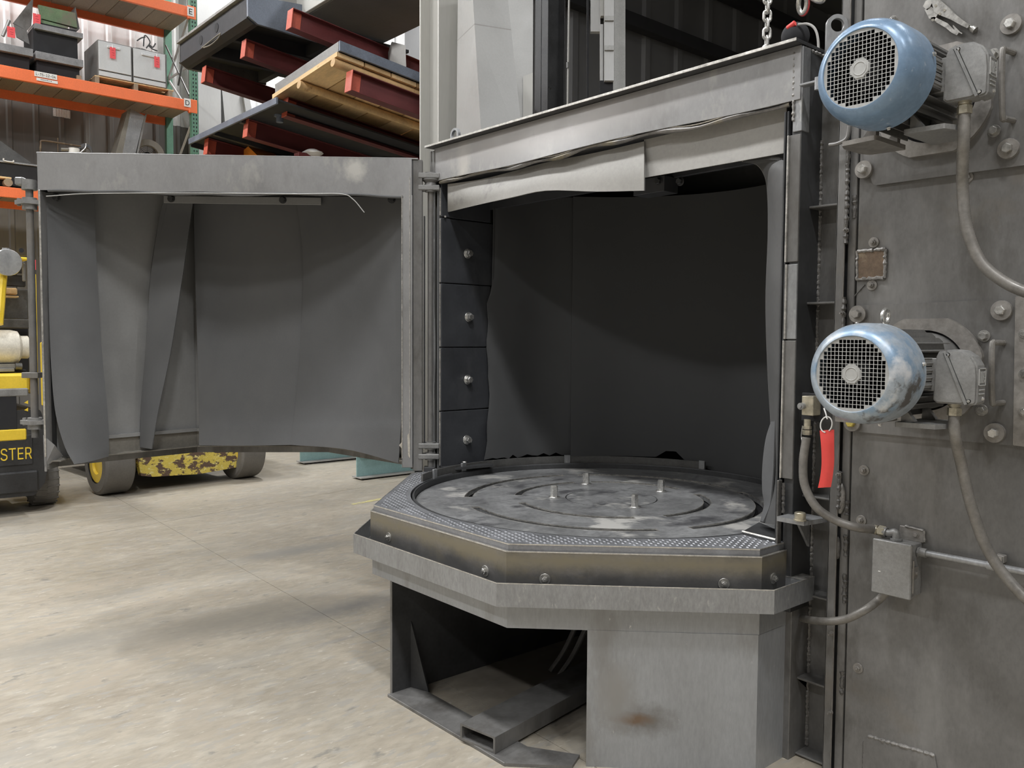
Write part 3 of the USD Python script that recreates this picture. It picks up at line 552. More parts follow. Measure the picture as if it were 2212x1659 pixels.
part(tbl, 'rim_ring', lathe([(.937, .74), (.937, .794), (.940, .799), (.947, .799), (.950, .794), (.950, .74)], 120).apply_translation((*TC, 0)), 'dark_steel')
part(tbl, 'guard_ring', flat(arcslot(.968, 99, 214, .01), .75, .838), 'fin_dark', smooth=35)
for a in (206, 148, 100, 190):
    q = TC + .958 * np.array([math.cos(math.radians(a)), math.sin(math.radians(a))]); part(tbl, 'guard_clip', put(box(-.006, .006, -.018, .018, .79, .846), frame((q[0], q[1], 0), unit((math.cos(math.radians(a)), math.sin(math.radians(a)), 0)), unit((-math.sin(math.radians(a)), math.cos(math.radians(a)), 0)), (0, 0, 1))), 'galvanised')
for u, v in ((1197, 1075), (1266, 1046), (1428, 1062), (1371, 1096)):
    p = at(u, v, z=TZ); part(tbl, 'stud', hexbolt(p, (0, 0, 1), .031, .054, .028, .006, spin=.5 + u), 'bolt_bright')

# ---------------------------------------------------------------- the swung-open door: a half-octagon pan, hinged beside the mouth
DL, DR = np.array([-2.33, -1.96, 0]), np.array([-1.11, -.42, 0]); DW = np.linalg.norm(DR - DL)
EX = (DR - DL) / DW; EY = np.array([-EX[1], EX[0], 0]); DT = frame(DL, EX, EY, (0, 0, 1))
def dp(u, v, y=0.):
    d = ray(u, v); t = ((DL + EY * y - CAM) @ EY) / (d @ EY); return CAM + t * d
def dl(u, v, y=0.): q = dp(u, v, y) - DL; return np.array([q @ EX, q @ EY, q[2]])
Z0, Z1 = dl(500, 1010)[2] + .0, dl(500, 337)[2]; ZH = dl(500, 417)[2]
door = thing('cabinet_door', 'grey half-octagon steel door swung open on the left with hanging rubber curtains inside', 'machine door', tuple((DL + DR) / 2))
def dpart(name, mesh, mat, **k): return part(door, name, put(cat(*mesh) if isinstance(mesh, list) else mesh, DT), mat, **k)
G = [[(x, -.004 + .006 * math.exp(-((x - 1.05) / .2) ** 2) * (k / 5) ** 3, Z1 - (Z1 - ZH) * k / 5 + (.004 * math.sin(x * 9) if k == 5 else 0)) for k in range(6)] for x in np.linspace(0, DW - .004, 50)]
dpart('header', sheet(G, .007), 'door_steel')
dpart('header_top', box(-.004, DW + .03, -.008, .1, Z1 - .004, Z1 + .004), 'door_steel')
lipz = [(x, -.002, ZH - .004 + .005 * math.sin(x * 5.3) + .003 * math.sin(x * 16)) for x in np.linspace(.05, DW - .05, 60)]
dpart('header_seal', tube(lipz, .008, 8), 'rubber')
xs0, xs1 = dl(95, 700)[0], dl(868, 700)[0]
dpart('stile', [box(0, xs0, -.008, 0, Z0 - .02, ZH), box(xs0 - .006, xs0, -.008, .06, Z0, ZH)], 'door_steel')
dpart('stile', [box(xs1, DW, -.008, 0, Z0, ZH), box(xs1, xs1 + .006, -.008, .05, Z0, ZH)], 'door_steel')
dpart('stile_edge', [box(xs0 - .008, xs0 + .001, -.011, -.007, Z0 + .06, ZH, .001)], 'bright_edge'); dpart('stile_edge', [box(xs1 - .001, xs1 + .005, -.012, -.007, Z0 + .05, ZH, .001), box(DW - .016, DW - .012, -.011, -.007, Z0 + .1, ZH + .1, .001)], 'bright_edge')
dpart('hinge_stile', box(DW + .002, DW + .052, .0, .06, Z0 - .02, Z1 - .004), 'painted_steel')
oct_ = [(0, 0), (0, .13), (.57, .72), (1.39, .72), (DW, .13), (DW, 0)]
def vpanel(a, b, z0, z1, th=.006):
    return prism(LineString([a, b]).buffer(th / 2, cap_style=2), z1 - z0, frame((0, 0, z0), (1, 0, 0), (0, 1, 0), (0, 0, 1)))
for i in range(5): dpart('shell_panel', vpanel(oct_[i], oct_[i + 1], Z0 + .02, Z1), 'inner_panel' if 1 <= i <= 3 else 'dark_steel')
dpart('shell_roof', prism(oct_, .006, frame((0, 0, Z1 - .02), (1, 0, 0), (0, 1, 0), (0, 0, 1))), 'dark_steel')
Pin = Polygon(oct_)
dpart('bottom_rail', [prism(Pin.difference(Pin.buffer(-.012)).difference(sbox(-.1, -.1, DW + .1, .02)), .045, frame((0, 0, Z0 - .012), (1, 0, 0), (0, 1, 0), (0, 0, 1)))], 'painted_steel')
dpart('bottom_lip', [prism(Pin.difference(Pin.buffer(-.07)).difference(sbox(.075, -.1, DW - .075, .12)).difference(sbox(-.1, -.1, DW + .1, .02)), .006, frame((0, 0, Z0 + .03), (1, 0, 0), (0, 1, 0), (0, 0, 1)))], 'inner_rail')
ringc = lambda a, b: Pin.buffer(-a).difference(Pin.buffer(-b)).intersection(sbox(.12, .12, 1.1, 1))
dpart('inner_angle', [prism(ringc(.004, .012), .085, frame((0, 0, Z0 + .036), (1, 0, 0), (0, 1, 0), (0, 0, 1)))], 'inner_rail')
dpart('inner_angle_lip', [prism(ringc(.004, .028), .02, frame((0, 0, Z0 + .121), (1, 0, 0), (0, 1, 0), (0, 0, 1)))], 'inner_panel')
# hanging rubber: control nets measured on planes inside the pan
def dnet(rows): return np.array([[dp(u, v, y) for u, v, y in r] for r in rows])
def curt(rows, nu=36, nv=20, th=.006): part(door, 'curtain', sheet(net(dnet(rows), nu, nv), th), 'rubber')
curt([[(99, 416, .06), (140, 416, .13), (203, 416, .22)], [(103, 560, .05), (145, 560, .12), (208, 560, .22)], [(108, 740, .04), (158, 740, .1), (218, 740, .21)], [(118, 880, .03), (178, 880, .09), (231, 880, .19)], [(138, 960, .03), (182, 962, .08), (235, 960, .18)], [(160, 1003, .03), (190, 998, .08), (234, 986, .18)]])
curt([[(358, 420, .5), (420, 420, .5)], [(345, 470, .5), (412, 470, .49)], [(331, 560, .47), (401, 552, .43)], [(324, 620, .44), (391, 620, .4)], [(315, 760, .42), (369, 760, .37)], [(305, 880, .42), (344, 880, .36)], [(303, 966, .43), (328, 970, .36)]], 42, 8)
part(door, 'curtain_back_fold', sheet(net(dnet([[(352, 440, .56), (362, 440, .5)], [(322, 580, .56), (334, 580, .47)], [(318, 700, .54), (326, 700, .44)], [(300, 870, .54), (309, 870, .43)], [(294, 945, .54), (304, 960, .44)]]), 24, 3), .006), 'rubber')
curt([[(419, 425, .6), (520, 425, .62), (655, 425, .6)], [(421, 560, .6), (520, 560, .64), (668, 560, .57)], [(426, 740, .58), (520, 740, .63), (664, 740, .54)], [(430, 880, .56), (520, 880, .6), (652, 880, .51)], [(430, 930, .55), (520, 930, .57), (646, 930, .48)], [(430, 962, .54), (520, 963, .55), (640, 961, .45)]], 48, 24)
curt([[(640, 425, .59), (760, 425, .41), (868, 425, .12)], [(655, 560, .555), (770, 560, .36), (869, 560, .1)], [(650, 740, .53), (775, 740, .32), (869, 740, .07)], [(638, 880, .495), (765, 880, .27), (868, 880, .05)], [(632, 930, .465), (755, 930, .24), (866, 930, .03)], [(627, 961, .44), (748, 971, .21), (861, 1000, .02)]], 48, 24)
q0, q1 = dl(356, 428, .5), dl(695, 444, .5)
dpart('clamp_bar', box(q0[0], q1[0], .48, .49, q1[2], q0[2] + .012), 'inner_panel')
for u, v in ((370, 429), (611, 432), (123, 427), (846, 431)):
    yl = .48 if 300 < u < 700 else .1
    p = dp(u, v, yl); part(door, 'bolt', hexbolt(p, -EY, .03, .02, .022, .004), 'dark_steel')
part(door, 'loose_wire', tube(smooth_path([dp(u, v, -.01) for u, v in ((100, 424), (200, 418), (420, 417), (640, 419), (735, 419), (762, 430), (787, 459))], 10), .003, 6), 'grille_grey')
cn = [dp(u, v, y) for u, v, y in ((93, 940, -.012), (118, 962, .02), (96, 1008, -.012), (135, 985, .08))]
part(door, 'corner_gusset', tm([*cn, *[c + EY * .006 for c in cn]], [(0, 1, 2), (1, 3, 2), (4, 6, 5), (5, 6, 7), (0, 4, 5), (0, 5, 1), (1, 5, 7), (1, 7, 3), (3, 7, 6), (3, 6, 2), (2, 6, 4), (2, 4, 0)]), 'door_steel', smooth=False)
cn = [dp(u, v, y) for u, v, y in ((884, 935, -.012), (862, 962, .01), (886, 990, -.012))]
part(door, 'corner_gusset', tm([*cn, *[c + EY * .006 for c in cn]], [(0, 2, 1), (3, 4, 5), (0, 3, 5), (0, 5, 2), (2, 5, 4), (2, 4, 1), (1, 4, 3), (1, 3, 0)]), 'bright_edge', smooth=False)
# latch shaft on the free edge, hinge shaft on the other
lx = dl(68, 600, .03)[0]; zt_, zb_ = dl(60, 400, .03)[2], dl(72, 945, .03)[2]
dpart('latch_shaft', cyl((lx, .03, zb_), (lx, .03, zt_), .0185, 18), 'painted_steel')
for v, tip in ((440, 0), (914, 1)):
    z = dl(60, v, .03)[2]
    P = Polygon([(lx - .065, .03), (lx, .075), (lx + .05, .04), (lx + .05, .02), (lx, -.015)]).buffer(.012, 4)
    dpart('flange_bearing', [prism(P, .022, frame((0, 0, z - .005), (1, 0, 0), (0, 1, 0), (0, 0, 1))), cyl((lx, .03, z - .032), (lx, .03, z + .03), .036, 18), cyl((lx - .055, .03, z - .012), (lx - .055, .03, z + .028), .01, 8)], 'cast_grey')
z = dl(50, 398, .03)[2]
dpart('latch_handle', [cyl((lx, .03, z - .03), (lx, .03, z + .022), .037, 18), box(lx - .062, lx - .02, .0, .05, z - .008, z + .034, .006)], 'cast_grey')
z = dl(66, 812, 0)[2]; dpart('guide_block', box(lx - .05, lx + .035, .0, .05, z - .012, z + .018), 'painted_steel')
hx = DW + .095
dpart('hinge_shaft', cyl((hx, .03, Z0 - .04), (hx, .03, Z1 - .1), .016, 16), 'painted_steel')
for v, s in ((381, 1), (407, -1), (962, 1), (985, -1)):
    z = dl(915, v, .03)[2]; dpart('hinge_lug', [box(DW + .03, hx + .05, -.005, .065, z - .014, z + .014, .004), cyl((hx, .03, z - .02), (hx, .03, z + .02), .03, 16)], 'cast_grey')
z = dl(915, 395, .03)[2]; dpart('hinge_pillow', [lathe([(0, -.02), (.036, -.02), (.03, .0), (.045, .012), (.045, .02), (0, .02)], 20).apply_translation((hx, .03, z))], 'painted_steel')
dpart('hinge_foot', [box(DW + .01, DW + .05, .005, .055, Z0 - .12, Z0 - .02), box(DW + .06, DW + .12, .0, .06, Z0 - .1, Z0 + .0)], 'dark_steel')
dpart('stop_bar', [box(DW + .058, DW + .066, .02, .04, Z0 + .1, Z1 - .3)], 'dark_steel')
# ---------------------------------------------------------------- the two blast-wheel motors
MY0, MYF = YW - .02, -.745
def motor(z0, cowl, label):
    mo = thing('electric_motor', label, 'electric motor', (AXX, MY0, z0), group='blast wheel motors')
    Tm = frame((AXX, MY0, z0), (1, 0, 0), (0, 0, 1), (0, -1, 0))          # local x right, y up, z out of the wall
    P = lambda name, mesh, mat, **k: part(mo, name, put(cat(*mesh) if isinstance(mesh, list) else mesh, Tm), mat, **k)
    L = MY0 - MYF
    P('end_shield', lathe([(0, 0), (.118, 0), (.122, .012), (.118, .026), (.098, .05), (.094, .07), (0, .07)], 40), 'fin_dark')
    P('frame', lathe([(0, .06), (.1, .06), (.1, L - .13), (0, L - .13)], 36), 'fin_dark')
    P('rear_shield', lathe([(0, L - .15), (.125, L - .15), (.13, L - .14), (.13, L - .125), (0, L - .125)], 36), 'cast_grey')
    for k in range(9):                                                     # fins: flat along the axis, level on the side, upright above and below
        o = -.088 + k * .022; r = math.sqrt(max(.0, .136 ** 2 - o * o)); r = min(r, .128)
        top = .118 - .018 * abs(k - 4) / 4
        z1 = L - .14; z0f = .085
        if abs(o) > .03 or True:
            P('fin', box(.06, r, o - .0022, o + .0022, z0f if abs(o) > .05 else z1 - .09, z1, .001), 'cast_grey' if k > 5 else 'fin_dark')
        P('fin', hull([(o + s * .0022, y, z) for s in (-1, 1) for y, z in ((.06, z0f), (r * .9, z0f + .02), (r, z0f + .05), (r, z1 - .01), (.06, z1))]), 'cast_grey')
        if k % 2 == 0: P('fin', box(o - .0022, o + .0022, -r, -.06, z0f, z1, .001), 'fin_dark')
        if k % 2 == 0: P('fin', box(-r, -.06, o - .0022, o + .0022, z0f, z1, .001), 'fin_dark')
    P('neck_band', [box(.09, .128, -.045, .045, L - .235, L - .14, .006)], 'cast_grey')
    for k in range(4): P('band_rib', box(.12, .131, -.034 + k * .021, -.030 + k * .021, L - .235, L - .14, .001), 'cast_grey')
    # cowl with its pressed grille
    P('fan_cowl', lathe([(.142, L - .15), (.145, L - .148), (.145, L - .075), (.143, L - .05), (.136, L - .024), (.125, L - .008), (.113, L - .001), (.108, L), (.106, L - .004), (.121, L - .014), (.133, L - .034), (.139, L - .06), (.14, L - .15)], 64), cowl)
    g = Point(0, 0).buffer(.11, 48); pitch = .0114; hubp = Polygon([(.027 * math.cos(a), .027 * math.sin(a)) for a in np.arange(8) * math.pi / 4 + math.pi / 8])
    holes = []
    for i in range(-9, 10):
        for j in range(-9, 10):
            c = (i * pitch + pitch / 2 * 0, j * pitch)
            if math.hypot(*c) < .0985: holes.append(sbox(c[0] - .0041, c[1] - .0041, c[0] + .0041, c[1] + .0041).buffer(.0008, 2))
    G = g.difference(unary_union(holes).difference(hubp.buffer(.002)))
    gr = P('grille', prism(G, .0025, frame((0, 0, L - .006), (1, 0, 0), (0, 1, 0), (0, 0, 1))), 'grille_grey')
    pp = part(gr, 'grille_hub', put(cat(prism(hubp, .003, frame((0, 0, L - .005), (1, 0, 0), (0, 1, 0), (0, 0, 1))), lathe([(.016, L - .003), (.0165, L - .0012), (.018, L - .0008), (.0195, L - .0012), (.02, L - .003)], 32)), Tm), 'grille_grey')
    P('fan', [lathe([(0, L - .09), (.035, L - .09), (.035, L - .05), (0, L - .05)], 20)] + [put(box(.03, .125, -.002, .002, L - .1, L - .05, .0005), trimesh.transformations.rotation_matrix(a, (0, 0, 1))) for a in np.arange(7) * 2 * math.pi / 7], 'black_void')
    P('fan_backing', lathe([(0, L - .13), (.143, L - .13), (.143, L - .12), (0, L - .12)], 36), 'black_void')
    for a in (.2, 1.9, 3.5, 4.9): P('cowl_screw', hexbolt((.149 * math.cos(a), .149 * math.sin(a), L - .125), (math.cos(a), math.sin(a), 0), .008, .005, .007, .0015), 'bolt_bright')
    # terminal box on the right flank, its lid parted on a slant
    zf, zb = L - .215, L - .277; sh = .022
    base = Polygon([(.136, -.074), (.137, .02), (.141, .05), (.148, .066), (.141 + sh, .066), (.203 + sh, -.078), (.19 + sh, -.083), (.146, -.083)])
    lid = Polygon([(x + sh, y) for x, y in ((.142, .068), (.165, .071), (.19, .068), (.214, .052), (.228, .028), (.232, -.01), (.231, -.075), (.226, -.082), (.207, -.086))])
    def soft(Pg, z0, z1): b = Pg.buffer(-.006).buffer(.006, 6); return [prism(b, z1 - z0 - .012, frame((0, 0, z0 + .006), (1, 0, 0), (0, 1, 0), (0, 0, 1))), prism(b.buffer(-.005, 6), z1 - z0, frame((0, 0, z0), (1, 0, 0), (0, 1, 0), (0, 0, 1)))]
    tb = P('terminal_box', soft(base, zb, zf) + [box(.095, .155, -.05, .045, zb + .006, zf - .008)], 'cast_grey')
    tl = P('terminal_lid', soft(lid, zb, zf) + [prism(LineString([(.1425 + sh, .066), (.2045 + sh, -.082)]).buffer(.0038, cap_style=2), zf - zb + .008, frame((0, 0, zb - .004), (1, 0, 0), (0, 1, 0), (0, 0, 1)))], 'cast_grey')
    tx = meshkit.text_mesh('WEG', .022, .004) if False else None
    TXT.append((tl, Tm, zb, zf))
    for x, y in ((.152 + sh, .056), (.211 + sh, -.072)): part(tl, 'lid_screw', put(hexbolt((x, y, zf - .001), (0, 0, 1), .008, .004, .006, .001), Tm), 'bolt_bright')
    part(tl, 'lid_screw', put(hexbolt((.231 + sh, -.066, zb + .02), (1, 0, 0), .008, .004, .006, .001), Tm), 'bolt_bright')
    # feet and lifting eye
    for s in (-1, 1):
        f = [(s * .05, -.105), (s * .09, -.14), (s * .135, -.142), (s * .135, -.156), (s * .05, -.156), (s * .03, -.12)]
        P('foot', [prism(Polygon([(s * .04, .10), (s * .04, .30), (s * .15, .29), (s * .165, .25), (s * .165, .15), (s * .15, .11)]).buffer(-.006).buffer(.006), .014, frame((0, -.157, 0), (1, 0, 0), (0, 0, 1), (0, -1, 0))).apply_translation((0, .014, 0)),
                   hull([(s * x, y, z) for x, y in ((.05, -.09), (.09, -.14), (.05, -.15)) for z in (.12, .14)]), hull([(s * x, y, z) for x, y in ((.05, -.09), (.09, -.14), (.05, -.15)) for z in (.26, .28)])], 'cast_grey' if s > 0 else 'washer_grey')
    zc = L - .20
    P('lifting_eye', [tube([(0 + .0 * a, .166 + .02 * math.cos(a), zc + .02 * math.sin(a)) for a in np.linspace(0, 2 * math.pi, 25)[:-1]], .0062, 10, closed=True), lathe([(0, 0), (.02, 0), (.02, .012), (.011, .016), (.009, .026), (0, .026)], 18).apply_transform(frame((0, .116, zc), (1, 0, 0), (0, 0, -1), (0, 1, 0)))], 'bolt_bright', label='bright zinc plated lifting eye')
    for a in (.55, 2.6, 3.7, 5.6): P('flange_bolt', hexbolt((.105 * math.cos(a), .105 * math.sin(a), .04), (0, 0, 1), .014, .01, .01, .002), 'bolt_steel')
    return mo
TXT = []
motor(AZ_UP, 'cowl_blue', 'upper blue electric motor, its round cowl clean and glossy')
motor(AZ_LOW, 'cowl_worn', 'lower electric motor with a scraped, dented blue cowl worn to bare metal')
for tl, Tm, zb, zf in TXT:
    t = meshkit.text_mesh('WEG', .024)
    v = t.vertices; h = v[:, 1].max() - v[:, 1].min(); v = (v - [(v[:, 0].min() + v[:, 0].max()) / 2, (v[:, 1].min() + v[:, 1].max()) / 2, v[:, 2].min()])
    d = .003 / max(1e-6, v[:, 2].max()); w = .036 / (v[:, 0].max() - v[:, 0].min())
    lx_ = .2535 + v[:, 2] * d; t.vertices = np.stack([lx_, -.005 + v[:, 1] * 1.35, (zb + zf) / 2 - v[:, 0] * w], 1); t.fix_normals()
    part(tl, 'raised_logo', put(t, Tm), 'grille_grey', smooth=False)
    fr_ = [box(.2525, .2565, y0, y1, (zb + zf) / 2 + a, (zb + zf) / 2 + b, .001) for y0, y1, a, b in ((.017, .02, -.024, .024), (-.03, -.027, -.024, .024), (-.03, .02, .021, .024), (-.03, .02, -.024, -.021), (-.043, -.039, -.018, .018), (-.054, -.05, -.018, .018))]
    part(tl, 'logo_frame', put(cat(fr_), Tm), 'grille_grey')

# ---------------------------------------------------------------- wiring on the motor wall
def gland(p, d, name, parent, r=.018):
    p = np.asarray(p, float); d = unit(d); T = axis_frame(p, d)
    hexn = lambda z0, h, af: prism(Polygon([(af / math.sqrt(3) * math.cos(a), af / math.sqrt(3) * math.sin(a)) for a in np.arange(6) * math.pi / 3 + .4]), h, frame((0, 0, z0), (1, 0, 0), (0, 1, 0), (0, 0, 1)))
    part(parent, name, put(cat(lathe([(0, 0), (r * 1.05, 0), (r * 1.05, .012), (r * .85, .012), (r * .85, .018), (0, .018)], 18), hexn(.016, .022, r * 2.1)), T), 'brass_fitting', smooth=35)
def hose(label, pts, r, name='flexible_conduit', mat='conduit', ends=(), n=14, ridges=.05):
    P = smooth_path(pts, n); h = thing(name, label, 'conduit', tuple(P[0]), group='flexible conduits on the motor wall')
    L = np.r_[0, np.cumsum(np.linalg.norm(np.diff(P, axis=0), axis=1))]; k = int(L[-1] / (.0035 if ridges else .01)); s = np.linspace(0, L[-1], k)
    P = np.stack([np.interp(s, L, P[:, i]) for i in range(3)], 1)
    part(h, 'sleeve', tube(P, r, 12, ridges=ridges), mat, smooth=60)
    for p, d in ends: gland(p, d, 'gland', h, r * 1.05)
    return h
yl = -.40
p0 = np.array([AXX + .184, MY0 - (.49 - .246), AZ_LOW - .083])
hose('grey flexible conduit dropping from the lower motor past the junction box', [p0 + (0, 0, -.03), p0 + (.004, .0, -.09), at(2076, 1000, y=-.45), at(2100, 1100, y=-.43), at(2140, 1200, y=-.41), at(2215, 1292, y=-.40), at(2300, 1350, y=-.4)], .0152, ends=[(p0 + (0, 0, .004), (0, 0, -1))])
p0 = np.array([AXX + .184, MY0 - (.49 - .246), AZ_UP - .083])
hose('grey flexible conduit curving down from the upper motor to the right edge', [p0 + (0, 0, -.03), p0 + (0, 0, -.12), at(2079, 400, y=-.45), at(2088, 490, y=-.45), at(2115, 560, y=-.45), at(2160, 603, y=-.45), at(2220, 632, y=-.45), at(2300, 650, y=-.45)], .0158, ends=[(p0 + (0, 0, .004), (0, 0, -1))])
jb = thing('junction_box', 'small grey electrical box with blank hinged cover on the lower motor wall', 'junction box', tuple(at(1925, 1230, y=YW)))
yb0 = YW - .095
B = [at(u, v, y=yb0) for u, v in ((1885, 1163), (1969, 1178), (1963, 1297), (1881, 1278))]
x0, x1 = (B[0][0] + B[3][0]) / 2, (B[1][0] + B[2][0]) / 2; z1, z0 = (B[0][2] + B[1][2]) / 2, (B[2][2] + B[3][2]) / 2
part(jb, 'box_body', box(x0 + .004, x1 - .002, yb0 + .012, YW - .008, z0 + .004, z1 - .004), 'cast_grey')
part(jb, 'box_cover', box(x0, x1 + .002, yb0, yb0 + .014, z0, z1, .003), 'cast_grey')
part(jb, 'hasp', [box(x1 + .001, x1 + .004, yb0 + .01, yb0 + .05, (z0 + z1) / 2 - .022, (z0 + z1) / 2 + .014), box(x1, x1 + .006, yb0 + .012, yb0 + .018, z0 + .02, z1 - .05), hexbolt((x1 + .004, yb0 + .03, (z0 + z1) / 2 - .004), (1, 0, 0), .01, .006, .008, .001)], 'washer_grey')
part(jb, 'mounting_tab', [box(x0 + .05, x1 + .004, YW - .014, YW - .008, z1 - .005, z1 + .04), hexbolt((x1 - .02, YW - .014, z1 + .018), (0, -1, 0), .013, .008, .01, .002)], 'washer_grey')
part(jb, 'tab_weld', [weld((x0 + .07, YW - .014, z1 + .041), (x1 + .002, YW - .014, z1 + .036), .004, seed=41), weld((x1 + .005, YW - .014, z1 + .036), (x1 + .007, YW - .014, z1), .004, seed=42)], 'weld_bead')
part(jb, 'cover_mark', [box(x0 + .022, x0 + .030, yb0 - .0008, yb0, z0 + .072, z0 + .075, .0002)], 'white_plastic')
ym = yb0 + .045
e0 = at(1891, 1144, y=ym)
hose('grey flexible conduit looping from the valve block to the junction box', [at(1742, 945, y=-.36), at(1735, 1000, y=-.37), at(1739, 1050, y=-.375), at(1765, 1097, y=-.37), at(1808, 1125, y=-.35), at(1850, 1139, y=-.34), e0], .0142, ends=[(e0 + (-.004, 0, 0), (1, 0, -.06))])
el = thing('conduit_elbow', 'grey elbow fitting turning down into the junction box top', 'conduit fitting', tuple(e0))
part(el, 'elbow', [tube(smooth_path([e0 + (.03, 0, -.002), e0 + (.048, 0, -.004), (e0[0] + .066, ym, z1 + .022), (e0[0] + .07, ym, z1 + .0)], 6), .0125, 12), lathe([(0, 0), (.019, 0), (.019, .007), (0, .007)], 18).apply_translation((e0[0] + .07, ym, z1 - .003))], 'cast_grey', smooth=40)
part(el, 'collar', cyl(e0 + (.028, 0, -.002), e0 + (.038, 0, -.003), .0165, 16), 'cast_grey')
r0 = at(1990, 1193, y=ym + .01); r1 = at(2300, 1246, y=ym + .01)
rc = thing('rigid_conduit', 'straight silver rigid conduit running right from the junction box', 'conduit', tuple(r0))
part(rc, 'pipe', cyl((x1, ym + .01, r0[2]), (r1[0], ym + .01, r0[2] + .0), .0105, 16), 'galvanised', smooth=40)
part(rc, 'connector', [cyl((x1 + .003, ym + .01, r0[2]), (x1 + .026, ym + .01, r0[2]), .0145, 16), cyl((x1, ym + .01, r0[2]), (x1 + .006, ym + .01, r0[2]), .0175, 6)], 'cast_grey')
q = at(2140, 1215, y=ym + .01)
part(rc, 'coupling', [cyl((q[0] - .008, ym + .01, r0[2]), (q[0] + .03, ym + .01, r0[2]), .0145, 16)], 'galvanised'); part(rc, 'strap', [box(q[0] + .01, q[0] + .035, YW - .012, ym + .012, r0[2] + .012, r0[2] + .035), box(q[0] + .012, q[0] + .034, ym - .003, ym + .0, r0[2] - .012, r0[2] + .034)], 'washer_grey')
hose('grey flexible conduit sagging from the junction box into the plinth', [at(1712, 1325, x=1.055), at(1730, 1335, x=1.10), at(1775, 1342, y=-.33), at(1825, 1338, y=-.34), at(1868, 1318, y=-.335), at(1898, 1296, y=ym), (x0 + .035, ym, z0 + .004)], .0132, ridges=.03)
vb = thing('valve_block', 'small square metal valve block with hose fitting on the right jamb', 'valve', tuple(at(1736, 885, y=-.32)))
yv = -.355; a, b = at(1732, 855, y=yv), at(1756, 906, y=yv)
part(vb, 'recess_plate', box(a[0] - .028, b[0] + .006, -.306, -.30, b[2] - .012, a[2] + .008), 'black_void')
part(vb, 'block', box(a[0], b[0], yv, -.302, b[2] + .012, a[2], .002), 'brass_fitting'); part(vb, 'button', [cyl(at(1733, 877, y=yv) + (.002, .0, 0), at(1733, 877, y=yv) + (.002, -.016, 0), .012, 16), cyl(at(1733, 877, y=yv) + (.002, -.014, 0), at(1733, 877, y=yv) + (.002, -.022, 0), .006, 12)], 'cast_grey')
ft0 = at(1744, 908, y=-.345); part(vb, 'hose_fitting', [cyl(ft0 + (0, 0, .004), ft0 + (0, 0, -.02), .0115, 14), cyl(ft0 + (0, 0, -.02), ft0 + (0, 0, -.03), .0145, 6), cyl(ft0 + (0, 0, -.033), ft0 + (0, 0, -.05), .0155, 6)], 'brass_fitting')
part(vb, 'safety_wire', tube(smooth_path([ft0 + (-.018, 0, -.02), ft0 + (-.02, -.002, -.06), ft0 + (-.004, -.012, -.088), ft0 + (.014, -.01, -.08), ft0 + (.016, -.006, -.06)], 8), .0016, 6), 'bolt_bright')
# red tag tied to the motor foot
yt = MY0 - .30
tg = thing('hanging_tag', 'long red plastic tag on white ring under the lower motor', 'tag', tuple(at(1785, 930, y=yt)))
rows = [[at(u0, v, y=yt - c), at((u0 + u1) / 2, v - 1, y=yt - c - .004), at(u1, v - 2, y=yt - c)] for u0, u1, v, c in ((1771, 1802, 930, 0), (1774, 1802, 965, .006), (1775, 1802, 1000, .004), (1772, 1799, 1030, .0), (1767, 1795, 1054, -.004))]
part(tg, 'tag_strip', sheet(net(rows, 24, 6), .0014), 'tag_red')
rc_ = at(1785, 917, y=yt); part(tg, 'ring', tube([rc_ + (.019 * math.cos(t), .006 * math.sin(t), .024 * math.sin(t)) for t in np.linspace(-.9, 2 * math.pi - 1.5, 30)], .0022, 8), 'white_plastic')
part(tg, 'cable_tie', tube(smooth_path([at(1787, 905, y=yt), at(1784, 893, y=yt + .01), at(1780, 882, y=yt + .02)], 5), .0025, 6), 'white_plastic')

# ---------------------------------------------------------------- locking pliers lying against the motor wall
yk = YW - .03
pl = thing('locking_pliers', 'nickel locking pliers stuck to the motor wall above the upper motor', 'pliers', tuple(at(2050, 45, y=yk)))
def flatpart(name, pxs, y0, y1, mat, r=.003, par=None):
    Pg = Polygon([(lambda q: (q[0], q[2]))(at(u, v, y=yk)) for u, v in pxs]).buffer(-r * .5).buffer(r * .5 + r * .5).buffer(-r * .5)
    return part(par or pl, name, wall_prism(Pg, y0, y1), mat, smooth=40)
flatpart('upper_jaw', [(2003, 4), (2012, 0), (2030, 2), (2026, 8), (2016, 10), (2012, 18), (2004, 22), (1997, 16)], yk - .012, yk + .004, 'bolt_steel')
flatpart('lower_jaw', [(1998, 18), (2006, 24), (2013, 15), (2022, 22), (2030, 30), (2022, 44), (2010, 42), (2004, 30)], yk - .010, yk + .002, 'bolt_steel')
flatpart('fixed_handle', [(2016, 2), (2032, 0), (2048, 14), (2066, 32), (2084, 46), (2098, 56), (2094, 64), (2078, 56), (2056, 44), (2036, 36), (2022, 28)], yk - .016, yk + .006, 'bolt_steel')
flatpart('lever', [(2012, 40), (2022, 38), (2050, 52), (2064, 66), (2074, 72), (2070, 78), (2058, 72), (2046, 62), (2022, 48)], yk - .010, yk + .002, 'bolt_steel')
flatpart('release_lever', [(2056, 50), (2066, 60), (2076, 70), (2088, 76), (2078, 74), (2064, 66)], yk - .006, yk, 'bolt_steel')
part(pl, 'adjusting_screw', [cyl(at(2088, 55, y=yk), at(2102, 63, y=yk), .0065, 12), cyl(at(2100, 62, y=yk), at(2107, 66, y=yk), .0105, 14)], 'bolt_steel')
for u, v in ((2021, 12), (2030, 30), (2015, 43), (2040, 22)): part(pl, 'rivet', cyl(at(u, v, y=yk - .010), at(u, v, y=yk - .019), .004, 10), 'bolt_bright')

